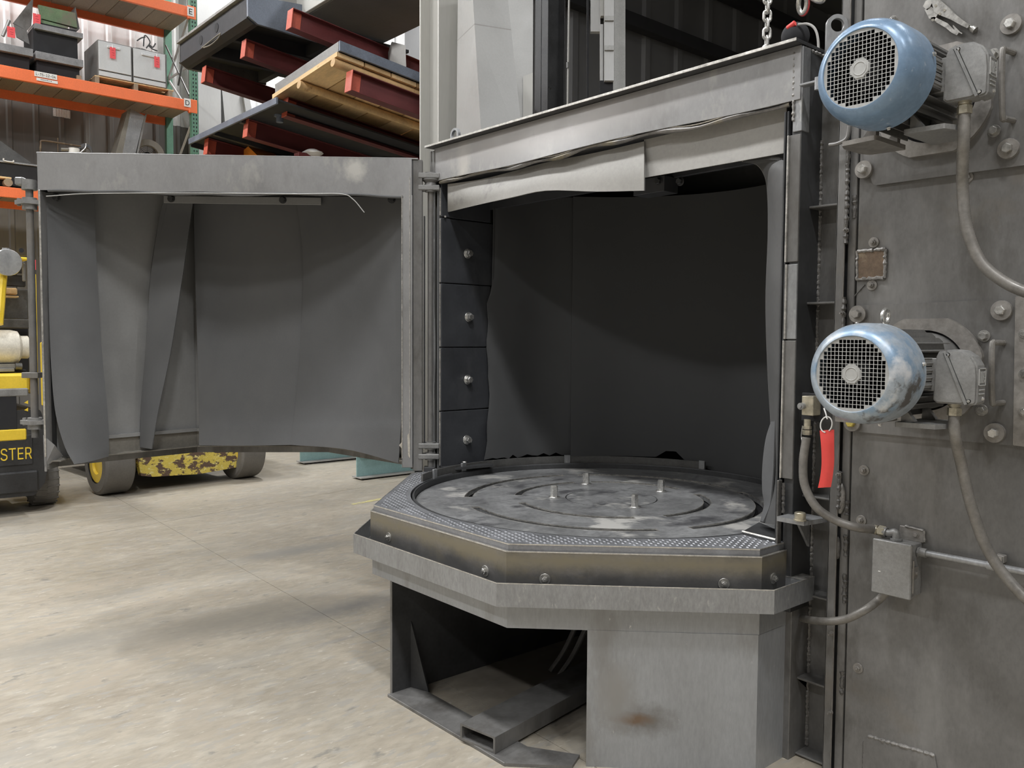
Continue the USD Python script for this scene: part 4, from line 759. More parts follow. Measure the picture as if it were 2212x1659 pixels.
# ---------------------------------------------------------------- chain and hook above the cabinet
ch = thing('hoist_chain', 'shiny steel link chain hanging down behind the cabinet header', 'chain', tuple(at(1656, 50, y=-.05)))
yc = -.05; c0 = at(1656, 110, y=yc); c1 = at(1657, -40, y=yc); Lc = c1[2] - c0[2]; pitch = .0335; nl = int(Lc / pitch) + 2
def link(c, turn):
    P = []
    for t in np.linspace(0, 2 * math.pi, 28)[:-1]: P.append((.0135 * math.cos(t), 0, .0135 * math.sin(t) + (.0085 if math.sin(t) > 0 else -.0085)))
    P = np.array(P); ca, sa = math.cos(turn), math.sin(turn); return tube(np.c_[P[:, 0] * ca, P[:, 0] * sa, P[:, 2]] + c, .0058, 9, closed=True)
for k in range(nl): part(ch, 'link', link(np.array([c0[0], yc, c0[2] + k * pitch]), .85 + (k % 2) * math.pi / 2), 'bolt_bright')
hk = thing('lifting_hook', 'red and chrome hoist hook at the top right of the cabinet', 'hook', tuple(at(1735, 0, y=0.)))
def oval(u, v, ru, rv, tilt, r, mat, name):
    P = []
    for t in np.linspace(0, 2 * math.pi, 36)[:-1]:
        a, b = ru * math.cos(t), rv * math.sin(t); P.append(at(u + a * math.cos(tilt) - b * math.sin(tilt), v + a * math.sin(tilt) + b * math.cos(tilt), y=.0) + (0, .01 * math.sin(t), 0))
    part(hk, name, tube(P, r, 12, closed=True), mat)
oval(1734, 8, 9, 20, .25, .0095, 'bolt_bright', 'hook_bowl'); oval(1735, 9, 13, 24, .25, .0035, 'hook_red', 'hook_trim'); oval(1759, -14, 10, 20, -.9, .011, 'bolt_bright', 'hook_shank')
cb = thing('control_cable', 'pale curved cable with a red plug behind the cabinet corner', 'cable', tuple(at(1740, 60, y=.3)))
part(cb, 'cable', tube(smooth_path([at(u, v, y=.3) for u, v in ((1724, 53), (1745, 52), (1760, 62), (1767, 85), (1768, 125))], 8), .0055, 8), 'rubber_light')
part(cb, 'plug', [cyl(at(1702, 62, y=.3), at(1718, 50, y=.3), .013, 12)], 'tag_red')
part(cb, 'plug_body', vnoise(trimesh.creation.icosphere(3, .06), .01, 9).apply_translation(at(1715, 82, y=.34)), 'black_void')
# ---------------------------------------------------------------- pallet rack against the left wall
RX, RB = -8.3, -9.3
rack = thing('pallet_rack', 'green and orange pallet rack with loaded shelves against the left wall', 'pallet rack', (RX, -1, 0))
ux = at(420, 150, x=RX)[1]; zE = (at(400, 12, x=RX)[2], at(400, 34, x=RX)[2]); zD = (4.56, 4.425); zC = (3.21, 3.095)
part(rack, 'upright', [box(RX - .07, RX, ux - .045, ux - .041, 0, 7), box(RX - .07, RX, ux + .041, ux + .045, 0, 7), box(RX - .004, RX, ux - .045, ux + .045, 0, 7)], 'rack_green')
part(rack, 'punched_holes', [box(RX - .001, RX + .0012, ux + s * .018 - .007, ux + s * .018 + .007, z, z + .024, .0004) for z in np.arange(3.0, 6.4, .0508) for s in (-1, 1)], 'black_void', smooth=False, kind='stuff')
part(rack, 'upright', box(RB, RB + .07, ux - .045, ux + .045, 0, 7), 'rack_green')
part(rack, 'upright', box(RX - .07, RX, -3.2, -3.11, 0, 7), 'rack_green')
for (a, b) in ((5.05, 5.75), (4.35, 5.05), (3.65, 4.35)): part(rack, 'brace', [tube([(RX - .06, ux, a if int(a * 10) % 2 else b), (RB + .04, ux, b if int(a * 10) % 2 else a)], .016, 6)], 'frame_paint')
for z in (5.05, 3.66): part(rack, 'brace', tube([(RX - .06, ux, z), (RB + .04, ux, z)], .016, 6), 'frame_paint')
part(rack, 'cross_brace', tube([at(358, 98, x=-9.1), at(408, 205, x=-8.45)], .012, 6), 'fin_dark'); part(rack, 'cross_brace', tube([at(385, 185, x=-8.6), at(398, 115, x=-8.5)], .012, 6), 'fin_dark')
for (zt, zb) in (zE, zD, zC):
    part(rack, 'beam', box(RX - .045, RX - .002, -3.1, ux - .05, zb, zt, .004), 'rack_orange')
    part(rack, 'beam', box(RB + .002, RB + .045, -3.1, ux - .05, zb, zt, .004), 'rack_orange')
    part(rack, 'beam_bracket', [box(RX - .05, RX + .004, ux - .075, ux + .03, zb - .02, zt + .015, .004)], 'rack_orange')
    y = -3.08; k = 0
    while y < ux - .12:
        part(rack, 'deck_board', box(RB + .05, RX - .05, y, y + .205, zt - .034, zt - .004, .004), ('board_a', 'board_b', 'board_c')[k % 3]); y += .212; k += 1
def sign(name, txt, u, v, w, h, label, th=.5):
    c = at(u, v, x=RX + .008); s = thing(name, label, 'sign', tuple(c))
    part(s, 'plate', box(RX + .0045, RX + .008, c[1] - w / 2, c[1] + w / 2, c[2] - h / 2, c[2] + h / 2, .001), 'white_plastic')
    t = meshkit.text_mesh(txt, h * th); v_ = np.array(t.vertices); mn, mx = v_.min(0), v_.max(0); v_ -= (mn + mx) / 2
    sc = min(1, w * .86 / (mx[0] - mn[0])); t.vertices = np.stack([RX + .0085 + (v_[:, 2] > 0) * .0008, c[1] + v_[:, 0] * sc, c[2] + v_[:, 1]], 1); t.fix_normals()
    part(s, 'lettering', t, 'black_void', smooth=False); return s
sign('shelf_sign', 'E', 412, 25, .085, .115, 'white plate with letter E on the top shelf beam', .6)
sign('shelf_sign', 'D', 405, 222, .085, .105, 'pale plate with letter D on the lower shelf beam', .6)
s = sign('location_label', 'L-75-12-04', 99, 163, .235, .06, 'pale location label with numbers on the orange beam', .5)
c = at(101, 174, x=RX + .008); part(s, 'barcode_strip', [box(RX + .0045, RX + .007, c[1] - .105, c[1] + .115, c[2] - .018, c[2] + .014, .001)], 'white_plastic')
part(s, 'barcode', [box(RX + .007, RX + .0076, c[1] - .06 + i * .013, c[1] - .06 + i * .013 + .005, c[2] - .006, c[2] + .006, .0002) for i in range(9)], 'black_void', smooth=False, kind='stuff')
# loads on the D shelf
XS = RX - .03
def slab(u0, v0, u1, v1, x, dx, **k):
    """a box whose front face spans two pixels on the plane x, running back by dx"""
    a, b = at(u0, v0, x=x), at(u1, v1, x=x); return box(x - dx, x, a[1], b[1], b[2], a[2], **k)
zs = zD[0]
pal = thing('shelf_pallet', 'wooden pallet under the two grey cabinets on the shelf', 'pallet', (XS - .4, .4, zs))
ya, yb = at(206, 165, x=XS)[1], at(377, 205, x=XS)[1]
for y in (ya, (ya + yb) / 2 - .02, yb - .07): part(pal, 'stringer', box(XS - .8, XS, y, y + .045, zs, zs + .085), 'board_b')
for k in range(5): part(pal, 'deck_slat', box(XS - .14 - k * .165, XS - .02 - k * .165, ya, yb, zs + .086, zs + .10), 'pine')
for i, (u0, u1, lab) in enumerate(((212, 283, 'left grey steel cabinet on the shelf pallet, tag on its handle'), (287, 357, 'right grey steel cabinet on the shelf pallet, cables on top'))):
    y0, y1 = at(u0, 130, x=XS - .02)[1], at(u1, 130, x=XS - .02)[1]; z0 = zs + .103; z1 = z0 + .42
    cb_ = thing('steel_cabinet', lab, 'cabinet', (XS - .3, (y0 + y1) / 2, z0), group='grey cabinets on the shelf pallet')
    part(cb_, 'body', box(XS - .62, XS - .025, y0, y1 + .012, z0, z1 + .006), 'cabinet_side'); part(cb_, 'drawer_front', box(XS - .03, XS - .012, y0 + .006, y1 - .002, z0 + .075, z1 - .006), 'cabinet_face')
    part(cb_, 'drawer_front', box(XS - .03, XS - .012, y0 + .006, y1 - .002, z0 + .004, z0 + .058), 'cabinet_face')
    part(cb_, 'handle', box(XS - .014, XS + .004, y0 + .1, y0 + .25, z1 - .075, z1 - .045, .004), 'cabinet_face')
    if i: part(cb_, 'corner_trim', box(XS - .03, XS - .008, y1 - .002, y1 + .014, z0, z1, .002), 'fin_dark')
cbz = zs + .103 + .426
cbl = thing('cable_bundle', 'black cables coiled on top of the right grey cabinet', 'cable', (XS - .3, .55, cbz))
part(cbl, 'coil', [tube(smooth_path([(XS - .25 + .09 * math.cos(t), .52 + .1 * math.sin(t), cbz + .015 + .012 * k) for t in np.linspace(0, 6.2, 12)], 4), .013, 7) for k in range(3)], 'rubber')
part(cbl, 'upright_cable', [tube(smooth_path([at(u, v, x=XS - .2) for u, v in q], 6), .008, 7) for q in (((310, 100), (312, 78), (318, 80), (324, 92), (316, 104)), ((296, 88), (305, 82), (314, 80)), ((322, 96), (330, 102), (336, 94)), ((320, 98), (330, 106), (340, 110)))], 'rubber')
for i, (u0, v0, u1, v1, lab) in enumerate(((-12, 82, 72, 110, 'left long black steel pan with pale rim on the shelf'), (77, 104, 180, 122, 'right long black steel pan with pale rim on the shelf'))):
    y0, y1 = at(u0, 110, x=XS)[1], at(u1, 130, x=XS)[1]; z1 = zs + .25 - .01 * i
    p = thing('steel_pan', lab, 'pan', (XS - .3, (y0 + y1) / 2, zs), group='long steel pans on the shelf'); part(p, 'body', box(XS - .7, XS - .06, y0 + .02, y1 - .03, zs, z1 - .07), 'black_void'); part(p, 'rim', box(XS - .75, XS, y0, y1, z1 - .085, z1), 'dark_rim')
part(p, 'rest_block', box(XS - .1, XS - .02, y1 - .07, y1 - .02, zs + .0, zs + .06), 'board_b')
zr = zs + .245
hp = thing('steel_hopper', 'black steel hopper with flanged rim stacked on the right pan', 'hopper', (XS - .3, -.4, zr))
y0, y1 = at(68, 90, x=XS - .05)[1], at(176, 100, x=XS - .05)[1]
part(hp, 'body', box(XS - .55, XS - .06, y0 + .02, y1 - .04, zr, zr + .27), 'black_void'); part(hp, 'flange', box(XS - .6, XS - .01, y0 + .03, y1 + .01, zr + .25, zr + .31), 'dark_rim')
gh = thing('green_guard', 'green painted steel guard panel standing on the black hopper', 'machine guard', (XS - .2, -.4, zr + .3))
q = [at(u, v, x=XS - .1) for u, v in ((83, 10), (163, 28), (167, 60), (90, 40))]
part(gh, 'panel', cat(hull([*q, *[c - (.05, 0, 0) for c in q]])), 'faded_green'); part(gh, 'lip', hull([c + o for c in [at(u, v, x=XS - .08) for u, v in ((88, 42), (148, 58), (146, 62), (90, 50))] for o in ((0, 0, 0), (-.04, 0, 0))]), 'faded_green'); part(gh, 'side_plate', [hull([c + o for c in [at(u, v, x=XS - .12) for u, v in ((163, 14), (160, 26), (168, 66), (172, 62))] for o in ((0, 0, 0), (-.3, 0, 0))])], 'fin_dark')
part(gh, 'base_box', box(XS - .45, XS - .08, y0 + .05, y1 - .05, zr + .31, zr + .35), 'black_void')
gp = thing('steel_chute', 'bent grey steel chute leaning left of the black hopper', 'chute', tuple(at(50, 60, x=XS - .1)))
for pts in (((28, 50), (56, 22), (72, -6), (68, 56), (58, 66)), ((30, 52), (58, 66), (64, 96), (36, 80))):
    q = [at(u, v, x=XS - .12) for u, v in pts]; part(gp, 'panel', hull([*q, *[c - (.02, 0, 0) for c in q]]), 'painted_steel')
part(gp, 'edge_bar', tube([at(20, 44, x=XS - .05), at(6, 78, x=XS - .05)], .018, 8), 'cast_grey')
def red_tag(u0, v0, u1, v1, x, lab):
    a, b = at(u0, v0, x=x), at(u1, v1, x=x); t = thing('red_tag', lab, 'tag', tuple((a + b) / 2), group='red tags on the rack loads')
    part(t, 'card', box(x, x + .003, a[1], b[1], b[2], a[2], .0008), 'tag_pink_red'); part(t, 'print', [box(x + .003, x + .0036, a[1] + (b[1] - a[1]) * f0, a[1] + (b[1] - a[1]) * f1, b[2] + (a[2] - b[2]) * g, b[2] + (a[2] - b[2]) * (g + .035), .0002) for f0, f1, g in ((.3, .7, .72), (.35, .8, .5), (.4, .75, .3))], 'tag_print', smooth=False)
    part(t, 'tie', tube([((x + .002), (a[1] + b[1]) / 2, a[2] - .01), (x - .01, (a[1] + b[1]) / 2, a[2] + .035)], .004, 6), 'white_plastic')
red_tag(15, 56, 33, 83, XS + .02, 'leftmost red tag, hanging on the bent chute'); red_tag(71, 28, 88, 55, XS - .03, 'red tag hanging beside the green guard panel')
red_tag(237, 101, 250, 128, XS + .01, 'red tag on the handle of the left grey cabinet'); red_tag(333, 121, 345, 147, XS + .01, 'red tag on the handle of the right grey cabinet')
# loads on the shelf below, seen over the door
cp = thing('galvanised_trough', 'leaning galvanised trough under the lower shelf', 'trough', tuple(at(280, 300, x=-8.6)))
for pts, dx, mt in ((((283, 235), (312, 250), (292, 345), (262, 345)), .06, 'galvanised'), (((276, 238), (283, 235), (262, 345), (246, 345)), .25, 'inner_rail'), (((312, 250), (318, 244), (296, 345), (290, 345)), .03, 'cast_grey')):
    q = [at(u, v, x=-8.6) for u, v in pts]; part(cp, 'side', hull([*q, *[c - (dx, 0, 0) for c in q]]), mt)
fn = thing('pedestal_fan', 'round pale fan standing beside the leaning trough', 'fan', tuple(at(322, 330, x=-9.0)))
c = at(318, 338, x=-9.0); part(fn, 'shroud', lathe([(.13, 0), (.2, 0), (.21, .03), (.2, .12), (.13, .1), (.125, .05)], 40).apply_transform(axis_frame(c, (1, -.2, 0))), 'rubber_light')
part(fn, 'guard', [tube([axis_frame(c, (1, -.2, 0))[:3, :3] @ np.array([r * math.cos(t), r * math.sin(t), .05]) + c for t in np.linspace(0, 2 * math.pi, 30)[:-1]], .0022, 5, closed=True) for r in (.03, .05, .07, .09, .11)] + [tube([c + axis_frame(c, (1, -.2, 0))[:3, :3] @ np.array([.13 * math.cos(a) * k, .13 * math.sin(a) * k, .05]) for k in (0, 1)], .0022, 5) for a in np.arange(8) * math.pi / 4], 'dark_steel', kind='stuff'); part(fn, 'motor', cyl(c - (.05, 0, 0), c - (.0, 0, 0), .06, 16), 'black_void')
wf = thing('wire_cart', 'bent brown pipe frame showing over the door top', 'pipe frame', tuple(at(130, 318, x=-8.5)))
part(wf, 'pipe', [tube(smooth_path([at(u, v, x=-8.5) for u, v in ((87, 340), (88, 312), (92, 304), (130, 309), (175, 316))], 6), .011, 8), tube([at(125, 298, x=-8.5), at(125, 340, x=-8.5)], .006, 6)], 'rusty_patch')
wc = thing('white_canister', 'small white canister over the door top edge', 'canister', tuple(at(160, 326, x=-8.4)))
c = at(160, 330, x=-8.4); part(wc, 'cup', cyl(c - (0, 0, .05), c + (0, 0, .05), .06, 20), 'white_plastic'); part(wc, 'nozzle', cyl(at(150, 323, x=-8.4), at(132, 323, x=-8.4), .018, 12), 'inner_rail')
cw = thing('coiled_hose', 'black coiled hose beside the white canister', 'hose', tuple(at(185, 325, x=-8.6)))
part(cw, 'coil', [tube([at(184 + 14 * math.cos(t), 330 + (18 - 3 * k) * math.sin(t), x=-8.6 + .03 * k) for t in np.linspace(0, 2 * math.pi, 24)[:-1]], .014, 8, closed=True) for k in range(3)], 'rubber'); part(cw, 'fitting', tube(smooth_path([at(u, v, x=-8.5) for u, v in ((186, 310), (184, 320), (170, 333))], 5), .01, 8), 'bolt_bright')
dk = thing('black_box_beam', 'long black steel beam lying on the lowest shelf at far left', 'beam', tuple(at(30, 370, x=XS)))
y1 = at(86, 375, x=XS)[1]; part(dk, 'beam', [box(XS - .5, XS - .1, -2.6, y1, zC[0] + .03, zC[0] + .30, .01)], 'black_void'); part(dk, 'top_edge', [box(XS - .11, XS - .085, -2.6, y1, zC[0] + .29, zC[0] + .31)], 'galvanised')
q = [at(u, v, x=-8.7) for u, v in ((-5, 300), (0, 306), (68, 352), (60, 358), (-5, 352))]; part(dk, 'sloped_plate', hull([*q, *[c - (.05, 0, 0) for c in q]]), 'fin_dark')
part(dk, 'clip', tube(smooth_path([at(u, v, x=XS - .08) for u, v in ((8, 342), (9, 347), (28, 350), (29, 346))], 3), .008, 6), 'white_plastic')
sb = thing('shelf_plank', 'short pale plank with a round log end on the lowest shelf', 'plank', tuple(at(12, 388, x=XS))); part(sb, 'plank', slab(-20, 378, 25, 387, XS, .3), 'pine'); part(sb, 'log', cyl(at(18, 394, x=XS), at(18, 394, x=XS) - (.4, 0, 0), .045, 16), 'board_b')

# ---------------------------------------------------------------- cantilever rack with its loads
CY, TY, SL = 3.1, .36, -.12
crk = thing('cantilever_rack', 'tall cantilever rack with long red arms and pale teal base legs', 'cantilever rack', (-5, CY, 0))
def arm(u, v, h=.17, w=.10, y=TY):
    t = at(u, v, y=y); e = np.array([t[0], CY, t[2] + SL * (CY - y)]); d = unit(e - t); up = unit(np.cross((1, 0, 0), d)); up = up if up[2] > 0 else -up
    T = frame(t, (1, 0, 0), d, np.cross((1, 0, 0), d)); L = np.linalg.norm(e - t)
    a = part(crk, 'arm', put(cat(box(-.004, .004, 0, L, -h, 0), box(-w / 2, w / 2, 0, L, -.008, 0), box(-w / 2, w / 2, 0, L, -h, -h + .008)), T), 'shaded_arm_red')
    part(a, 'lit_arm_tip', put(cat(box(-w / 2, w / 2, -.004, .004, -h, 0), box(.002, .010, .0, .10, -h + .008, -.008)), T), 'lit_arm_tip')
    return t
p = at(672, 335, y=.8)
for x, z in ((-5.6, 3.15), (p[0], p[2])): part(crk, 'arm', box(x - .05, x + .05, .65, CY, z - .15, z), 'shaded_arm_red')
part(crk, 'shelf_board', box(-6.3, -5.2, .6, 2.9, 3.15, 3.2), 'dark_steel')
xs = [arm(*p)[0] for p in ((533, 258), (447, 299), (528, 86), (442, 143), (628, 20))] ; arm(618, 212, y=.5); arm(756, 153, y=.5)
for x in (xs[0], xs[1], -3.9): part(crk, 'column', [box(x - .1, x + .1, CY, CY + .012, 0, 6.8), box(x - .1, x + .1, CY + .24, CY + .252, 0, 6.8), box(x - .006, x + .006, CY, CY + .25, 0, 6.8)], 'dark_steel')
part(crk, 'column_brace', [tube([(xs[0], CY + .12, 2.4), (xs[1], CY + .12, 4.2)], .025, 8)], 'dark_steel'); part(crk, 'column_brace', tube([(xs[0], CY + .12, 2.4), (-3.9, CY + .12, 4.2)], .025, 8), 'dark_steel')
b = at(770, 1029, z=.035)
for (x, y) in ((b[0], b[1]), (at(648, 996, z=.035)[0], at(648, 996, z=.035)[1]), (-4.0, b[1])):
    part(crk, 'base_leg', [box(x - .006, x + .006, y, CY + .2, .03, .30), box(x - .1, x + .1, y, CY + .2, .29, .30)], 'teal'); part(crk, 'base_leg_flange', box(x - .1, x + .1, y, CY + .2, .016, .03), 'rubber_light')
    part(crk, 'base_pad', box(x - .08, x + .08, y + .04, CY, 0, .016), 'black_void')
def ground_box(pa, pb, ylen, h, y, z=None):
    a, b = at(*pa, y=y), at(*pb, y=y); z = (a[2] + b[2]) / 2 if z is None else z; return min(a[0], b[0]), max(a[0], b[0]), z
xa, xb, z = ground_box((406, 139), (536, 40), 0, 0, .25)
mb = thing('machine_base', 'black cast machine base turned on the upper cantilever arms', 'machine base', ((xa + xb) / 2, 1, z))
part(mb, 'front_wall', hull([(x + s, y, zz) for x, s in ((xa, -.22), (xb, -.031)) for y, zz in ((.25, z + .04), (.31, z), (.25, z + .22), (.33, z + .24), (.36, z))]), 'cast_dark')
part(mb, 'front_flange', box(xa - .24, xb + .02, .22, .36, z + .235, z + .262), 'cast_grey')
part(mb, 'end_wall', hull([(xb + dx, y, zz) for dx in (-.03, .0) for y, zz in ((.25, z + .05), (.34, z), (.95, z - .02), (.95, z + .30), (.25, z + .24))]), 'blued_steel'); part(mb, 'end_wall', hull([(xa - .23 + dx, y, zz) for dx in (-.03, .02) for y, zz in ((.25, z + .05), (.34, z), (1.2, z), (1.2, z + .24), (.25, z + .24))]), 'fin_dark')
part(mb, 'bed_plate', box(xa - .2, xb - .03, .36, 2.0, z + .12, z + .15), 'black_void')
for x in (xa + .3, xa + .9): part(mb, 'cross_rib', box(x - .03, x + .03, .36, 2.0, z - .0, z + .13), 'cast_dark')
part(mb, 'long_rib', box(xa - .2, xb - .03, 1.1, 1.18, z + .01, z + .13), 'cast_dark')
P = [at(u, v, y=.248) for u, v in ((436, 103), (450, 92), (473, 74), (476, 73), (470, 84), (455, 97), (440, 103))]; part(mb, 'ring_mark', tube(smooth_path([p + (0, .0, 0) for p in P], 4), .006, 6), 'inner_rail')
for u, v in ((434, 87), (468, 60)): p = at(u, v, y=.25); part(mb, 'port', cyl(p + (0, .01, 0), p - (0, .004, 0), .045, 16), 'black_void')
a = at(625, 45, y=.8); gs = thing('surface_plate', 'big pale grey plate weldment on the upper cantilever arms, dark underneath', 'plate', (a[0] + .7, 1.6, a[2]))
part(gs, 'plate', box(a[0] + .13, -3.05, .82, 1.75, a[2] - .04, a[2] + .0), 'plate_grey'); part(gs, 'front_edge', box(a[0], -3.05, .78, .82, a[2] - .03, a[2] + .32, .004), 'column_paint')
q = at(590, 60, y=.62); part(gs, 'end_bracket', [box(q[0], q[0] + .16, .60, .66, q[2], q[2] + .30, .004), box(q[0] + .15, q[0] + .17, .60, .82, q[2], q[2] + .36, .004)], 'rubber_light')
# pine pallet carrying a steel frame
A0, B0 = at(588, 213, y=.42), at(728, 121, y=.42); zp = (A0[2] + B0[2]) / 2 + .0
wp = thing('pine_pallet', 'new pine pallet with round runners on the middle cantilever arms', 'pallet', ((A0[0] + B0[0]) / 2, 1.4, zp))
y0, y1 = .42, 2.75; nb = 9; zx = lambda x: (B0[2] - A0[2]) * ((x - A0[0]) / (B0[0] - A0[0]) - .5)
for k in range(nb):
    ya, yb = y0 + (y1 - y0) * k / nb, y0 + (y1 - y0) * (k + 1) / nb - .012; s0 = SL * (ya - y0); s1 = SL * (yb - y0)
    part(wp, 'plank', hull([(x, y, zz + o + zx(x)) for x in (A0[0], B0[0]) for y, zz in ((ya, zp + s0), (yb, zp + s1)) for o in (.0, .035)]), ('pine', 'pine_dark')[k % 2])
for x in (A0[0] + .03, (A0[0] + B0[0]) / 2 - .05, B0[0] - .05):
    part(wp, 'runner', cyl((x, y0 - .01, zp - .035 + zx(x)), (x, y1, zp - .035 + zx(x) + SL * (y1 - y0)), .036, 14), 'pine_dark')
sf = thing('welded_angle_base', 'grey steel angle frame lying on the pine pallet', 'steel frame', ((A0[0] + B0[0]) / 2, 1.0, zp + .04))
part(sf, 'front_angle', [hull([(x, y, zp + zx(x) + o) for x in (A0[0] + .04, B0[0] + .005) for y in (.43, .445) for o in (.037, .115)])], 'cast_grey'); part(sf, 'top_flange', hull([(x, y, zp + zx(x) + o) for x in (A0[0] + .04, B0[0] + .005) for y in (.446, .55) for o in (.108, .114)]), 'cast_grey')
part(sf, 'side_angle', hull([(x, y, zz + zx(x)) for x in (B0[0] + .01, B0[0] + .03) for y, zz in ((.43, zp + .037), (.43, zp + .115), (1.55, zp + .037 + SL * 1.1), (1.55, zp + .115 + SL * 1.1))]), 'blued_steel'); part(sf, 'top_edge', hull([(x, y, zp + zx(x) + o) for x in (A0[0] + .12, B0[0] - .12) for y in (.47, .49) for o in (.115, .13)]), 'white_plastic')
part(sf, 'infill', hull([(x, y, zz + zx(x) + SL * (y - .45)) for x in (A0[0] + .06, B0[0] - .01) for y in (.46, 1.5) for zz in (zp + .07, zp + .085)]), 'dark_steel')
q = [at(u, v, y=1.25) for u, v in ((846, 90), (876, 98), (878, 163), (850, 155))]
bx = thing('concrete_block', 'tall pale wedge shaped block at the rear of the pine pallet', 'block', tuple(q[3])); part(bx, 'block', hull([*q, *[c + (-.28, .12, -.05) for c in q]]), 'rubber_light')
xa, xb, z = ground_box((409, 312), (599, 225), 0, 0, .3)
bf = thing('blued_frame', 'long bluish steel frame on the lowest visible cantilever arms', 'steel frame', ((xa + xb) / 2, 1.2, z))
part(bf, 'front_bar', box(xa, xb, .29, .31, z, z + .058), 'blued_steel'); tl_ = lambda x0, x1, y0, y1, a, b: hull([(x, y, z + o + SL * (y - .3)) for x in (x0, x1) for y in (y0, y1) for o in (a, b)])
part(bf, 'end_bar', tl_(xa, xa + .02, .312, 2.6, -.02, .05), 'dark_steel'); part(bf, 'deck', tl_(xa + .022, xb, .312, 2.7, .03, .045), 'black_void')
for x in (xa + .6, xa + 1.25): part(bf, 'joist', tl_(x, x + .05, .312, 2.7, -.01, .029), 'dark_steel')
p = at(604, 238, y=.5); part(bf, 'pipe_stub', [cyl(p + (0, 0, -.06), p + (0, 0, .04), .05, 16), cyl(p + (0, 0, -.11), p + (0, 0, -.06), .032, 14)], 'blued_steel'); part(bf, 'brace_rod', tube([at(618, 248, y=.6), at(628, 262, y=.8), at(700, 282, y=1.3), at(780, 310, y=1.9)], .01, 6), 'cast_grey')
p = at(497, 290, y=.5); part(bf, 'wood_post', box(p[0] - .03, p[0] + .03, .5, .56, p[2] - .05, p[2] + .12), 'board_b')
oc = thing('orange_cone', 'orange pointed cover poking up behind the door top', 'cover', tuple(at(535, 330, y=.75)))
q = [at(u, v, y=.75) for u, v in ((512, 336), (536, 316), (556, 336))]; q += [np.array([q[0][0], .75, 3.2]), np.array([q[2][0], .75, 3.2])]; part(oc, 'cover', hull([*q, *[c + (0, .25, 0) for c in q]]), 'cone_orange')
ws = thing('white_sack', 'small white bag end poking up behind the door top', 'bag', tuple(at(670, 330, y=.8))); p = at(672, 333, y=.8); part(ws, 'bag', vnoise(hull(np.vstack([trimesh.creation.icosphere(2, 1.).vertices * (.1, .08, .04) + p, trimesh.creation.icosphere(1, 1.).vertices * (.13, .1, .02) + (p[0], p[1], p[2] - .0)])).subdivide().subdivide(), .012, 8), 'white_plastic')

# ---------------------------------------------------------------- building frame behind the machine
def hcol(name, cx, cy, w, d, z1, mat, label, flange=.016):
    t = thing(name, label, 'column', (cx, cy, 0))
    part(t, 'flange', box(cx + d / 2 - flange, cx + d / 2, cy - w / 2, cy + w / 2, 0, z1), mat); part(t, 'flange', box(cx - d / 2, cx - d / 2 + flange, cy - w / 2, cy + w / 2, 0, z1), mat)
    part(t, 'web', box(cx - d / 2 + flange, cx + d / 2 - flange, cy - .006, cy + .006, 0, z1), mat); part(t, 'base_plate', box(cx - d * .8, cx + d * .8, cy - w * .9, cy + w * .9, 0, .02), mat); return t
hcol('steel_column', -2.36, .66, .175, .24, 8.75, 'column_paint', 'pale painted I-section building column left of the cabinet')
cd = at(449, 200, x=-9.25); hcol('steel_column', -9.38, cd[1], .36, .3, 8.75, 'frame_paint', 'grey building column beside the green rack upright')
cd = at(508, 200, x=-9.45); t = thing('wall_stiffener', 'tapered pale grey wall rafter behind the cantilever rack', 'rafter', tuple(cd))
q0 = [at(u, v, x=-9.3) for u, v in ((492, 330), (560, 330), (500, 100), (470, 90))]; part(t, 'web', hull([*q0, *[c - (.2, 0, 0) for c in q0]]), 'frame_paint'); q0 = [at(u, v, x=-9.25) for u, v in ((524, 195), (536, 195), (562, 330), (545, 330))]; part(t, 'flange', hull([*q0, *[c - (.3, 0, 0) for c in q0]]), 'frame_paint')
# tapered sheet-metal duct standing behind the cabinet
du = thing('sheet_duct', 'pale tapered sheet metal duct rising behind the cabinet header', 'duct', tuple(at(1060, 300, D=5.8) * (1, 1, 0)))
def dq(u, v, D): return at(u, v, D=D)
def loft(a, b): return hull([*a, *b])
bot = [dq(985, 330, 5.8), dq(1042, 330, 5.4), dq(1133, 330, 5.5), dq(1070, 330, 6.2)]; bot = [np.array([p[0], p[1], bot[1][2]]) for p in bot]
m1 = [dq(988, 48, 5.8), dq(1025, 52, 5.5), dq(1104, 80, 5.6), dq(1055, 60, 6.2)]; zm = m1[1][2]; m1 = [np.array([p[0], p[1], zm]) for p in m1]
f = lambda A, B, t: [a + (b - a) * t for a, b in zip(A, B)]
topq = f(bot, m1, 1.5)
part(du, 'panel_section', loft(bot, f(bot, m1, .995)), 'duct_paint', smooth=False); part(du, 'panel_section', loft(f(bot, m1, 1.005), topq), 'duct_paint', smooth=False); part(du, 'seam', loft(f(bot, m1, .995), f(bot, m1, 1.005)), 'grey_wall', smooth=False)
part(du, 'stand', loft([p * (1, 1, 0) for p in bot], bot), 'duct_paint', smooth=False)
part(du, 'rear_panel', hull([dq(u, v, D) for u, v, D in ((1060, -60, 6.7), (1152, -60, 6.7), (1150, 320, 6.7), (1060, 320, 6.7), (1060, -60, 6.9), (1152, -60, 6.9), (1150, 320, 6.9), (1060, 320, 6.9))]), 'duct_paint')
part(du, 'rear_panel', hull([dq(u, v, D) for u, v, D in ((1130, 165, 6.65), (1151, 157, 6.65), (1150, 320, 6.65), (1130, 320, 6.65), (1130, 165, 6.69), (1151, 157, 6.69), (1150, 320, 6.69), (1130, 320, 6.69))]), 'column_paint')
pc = thing('wall_conduit', 'thin pale vertical conduit on the dark wall behind the cabinet', 'conduit', tuple(at(1227, 100, D=9) * (1, 1, 0)))
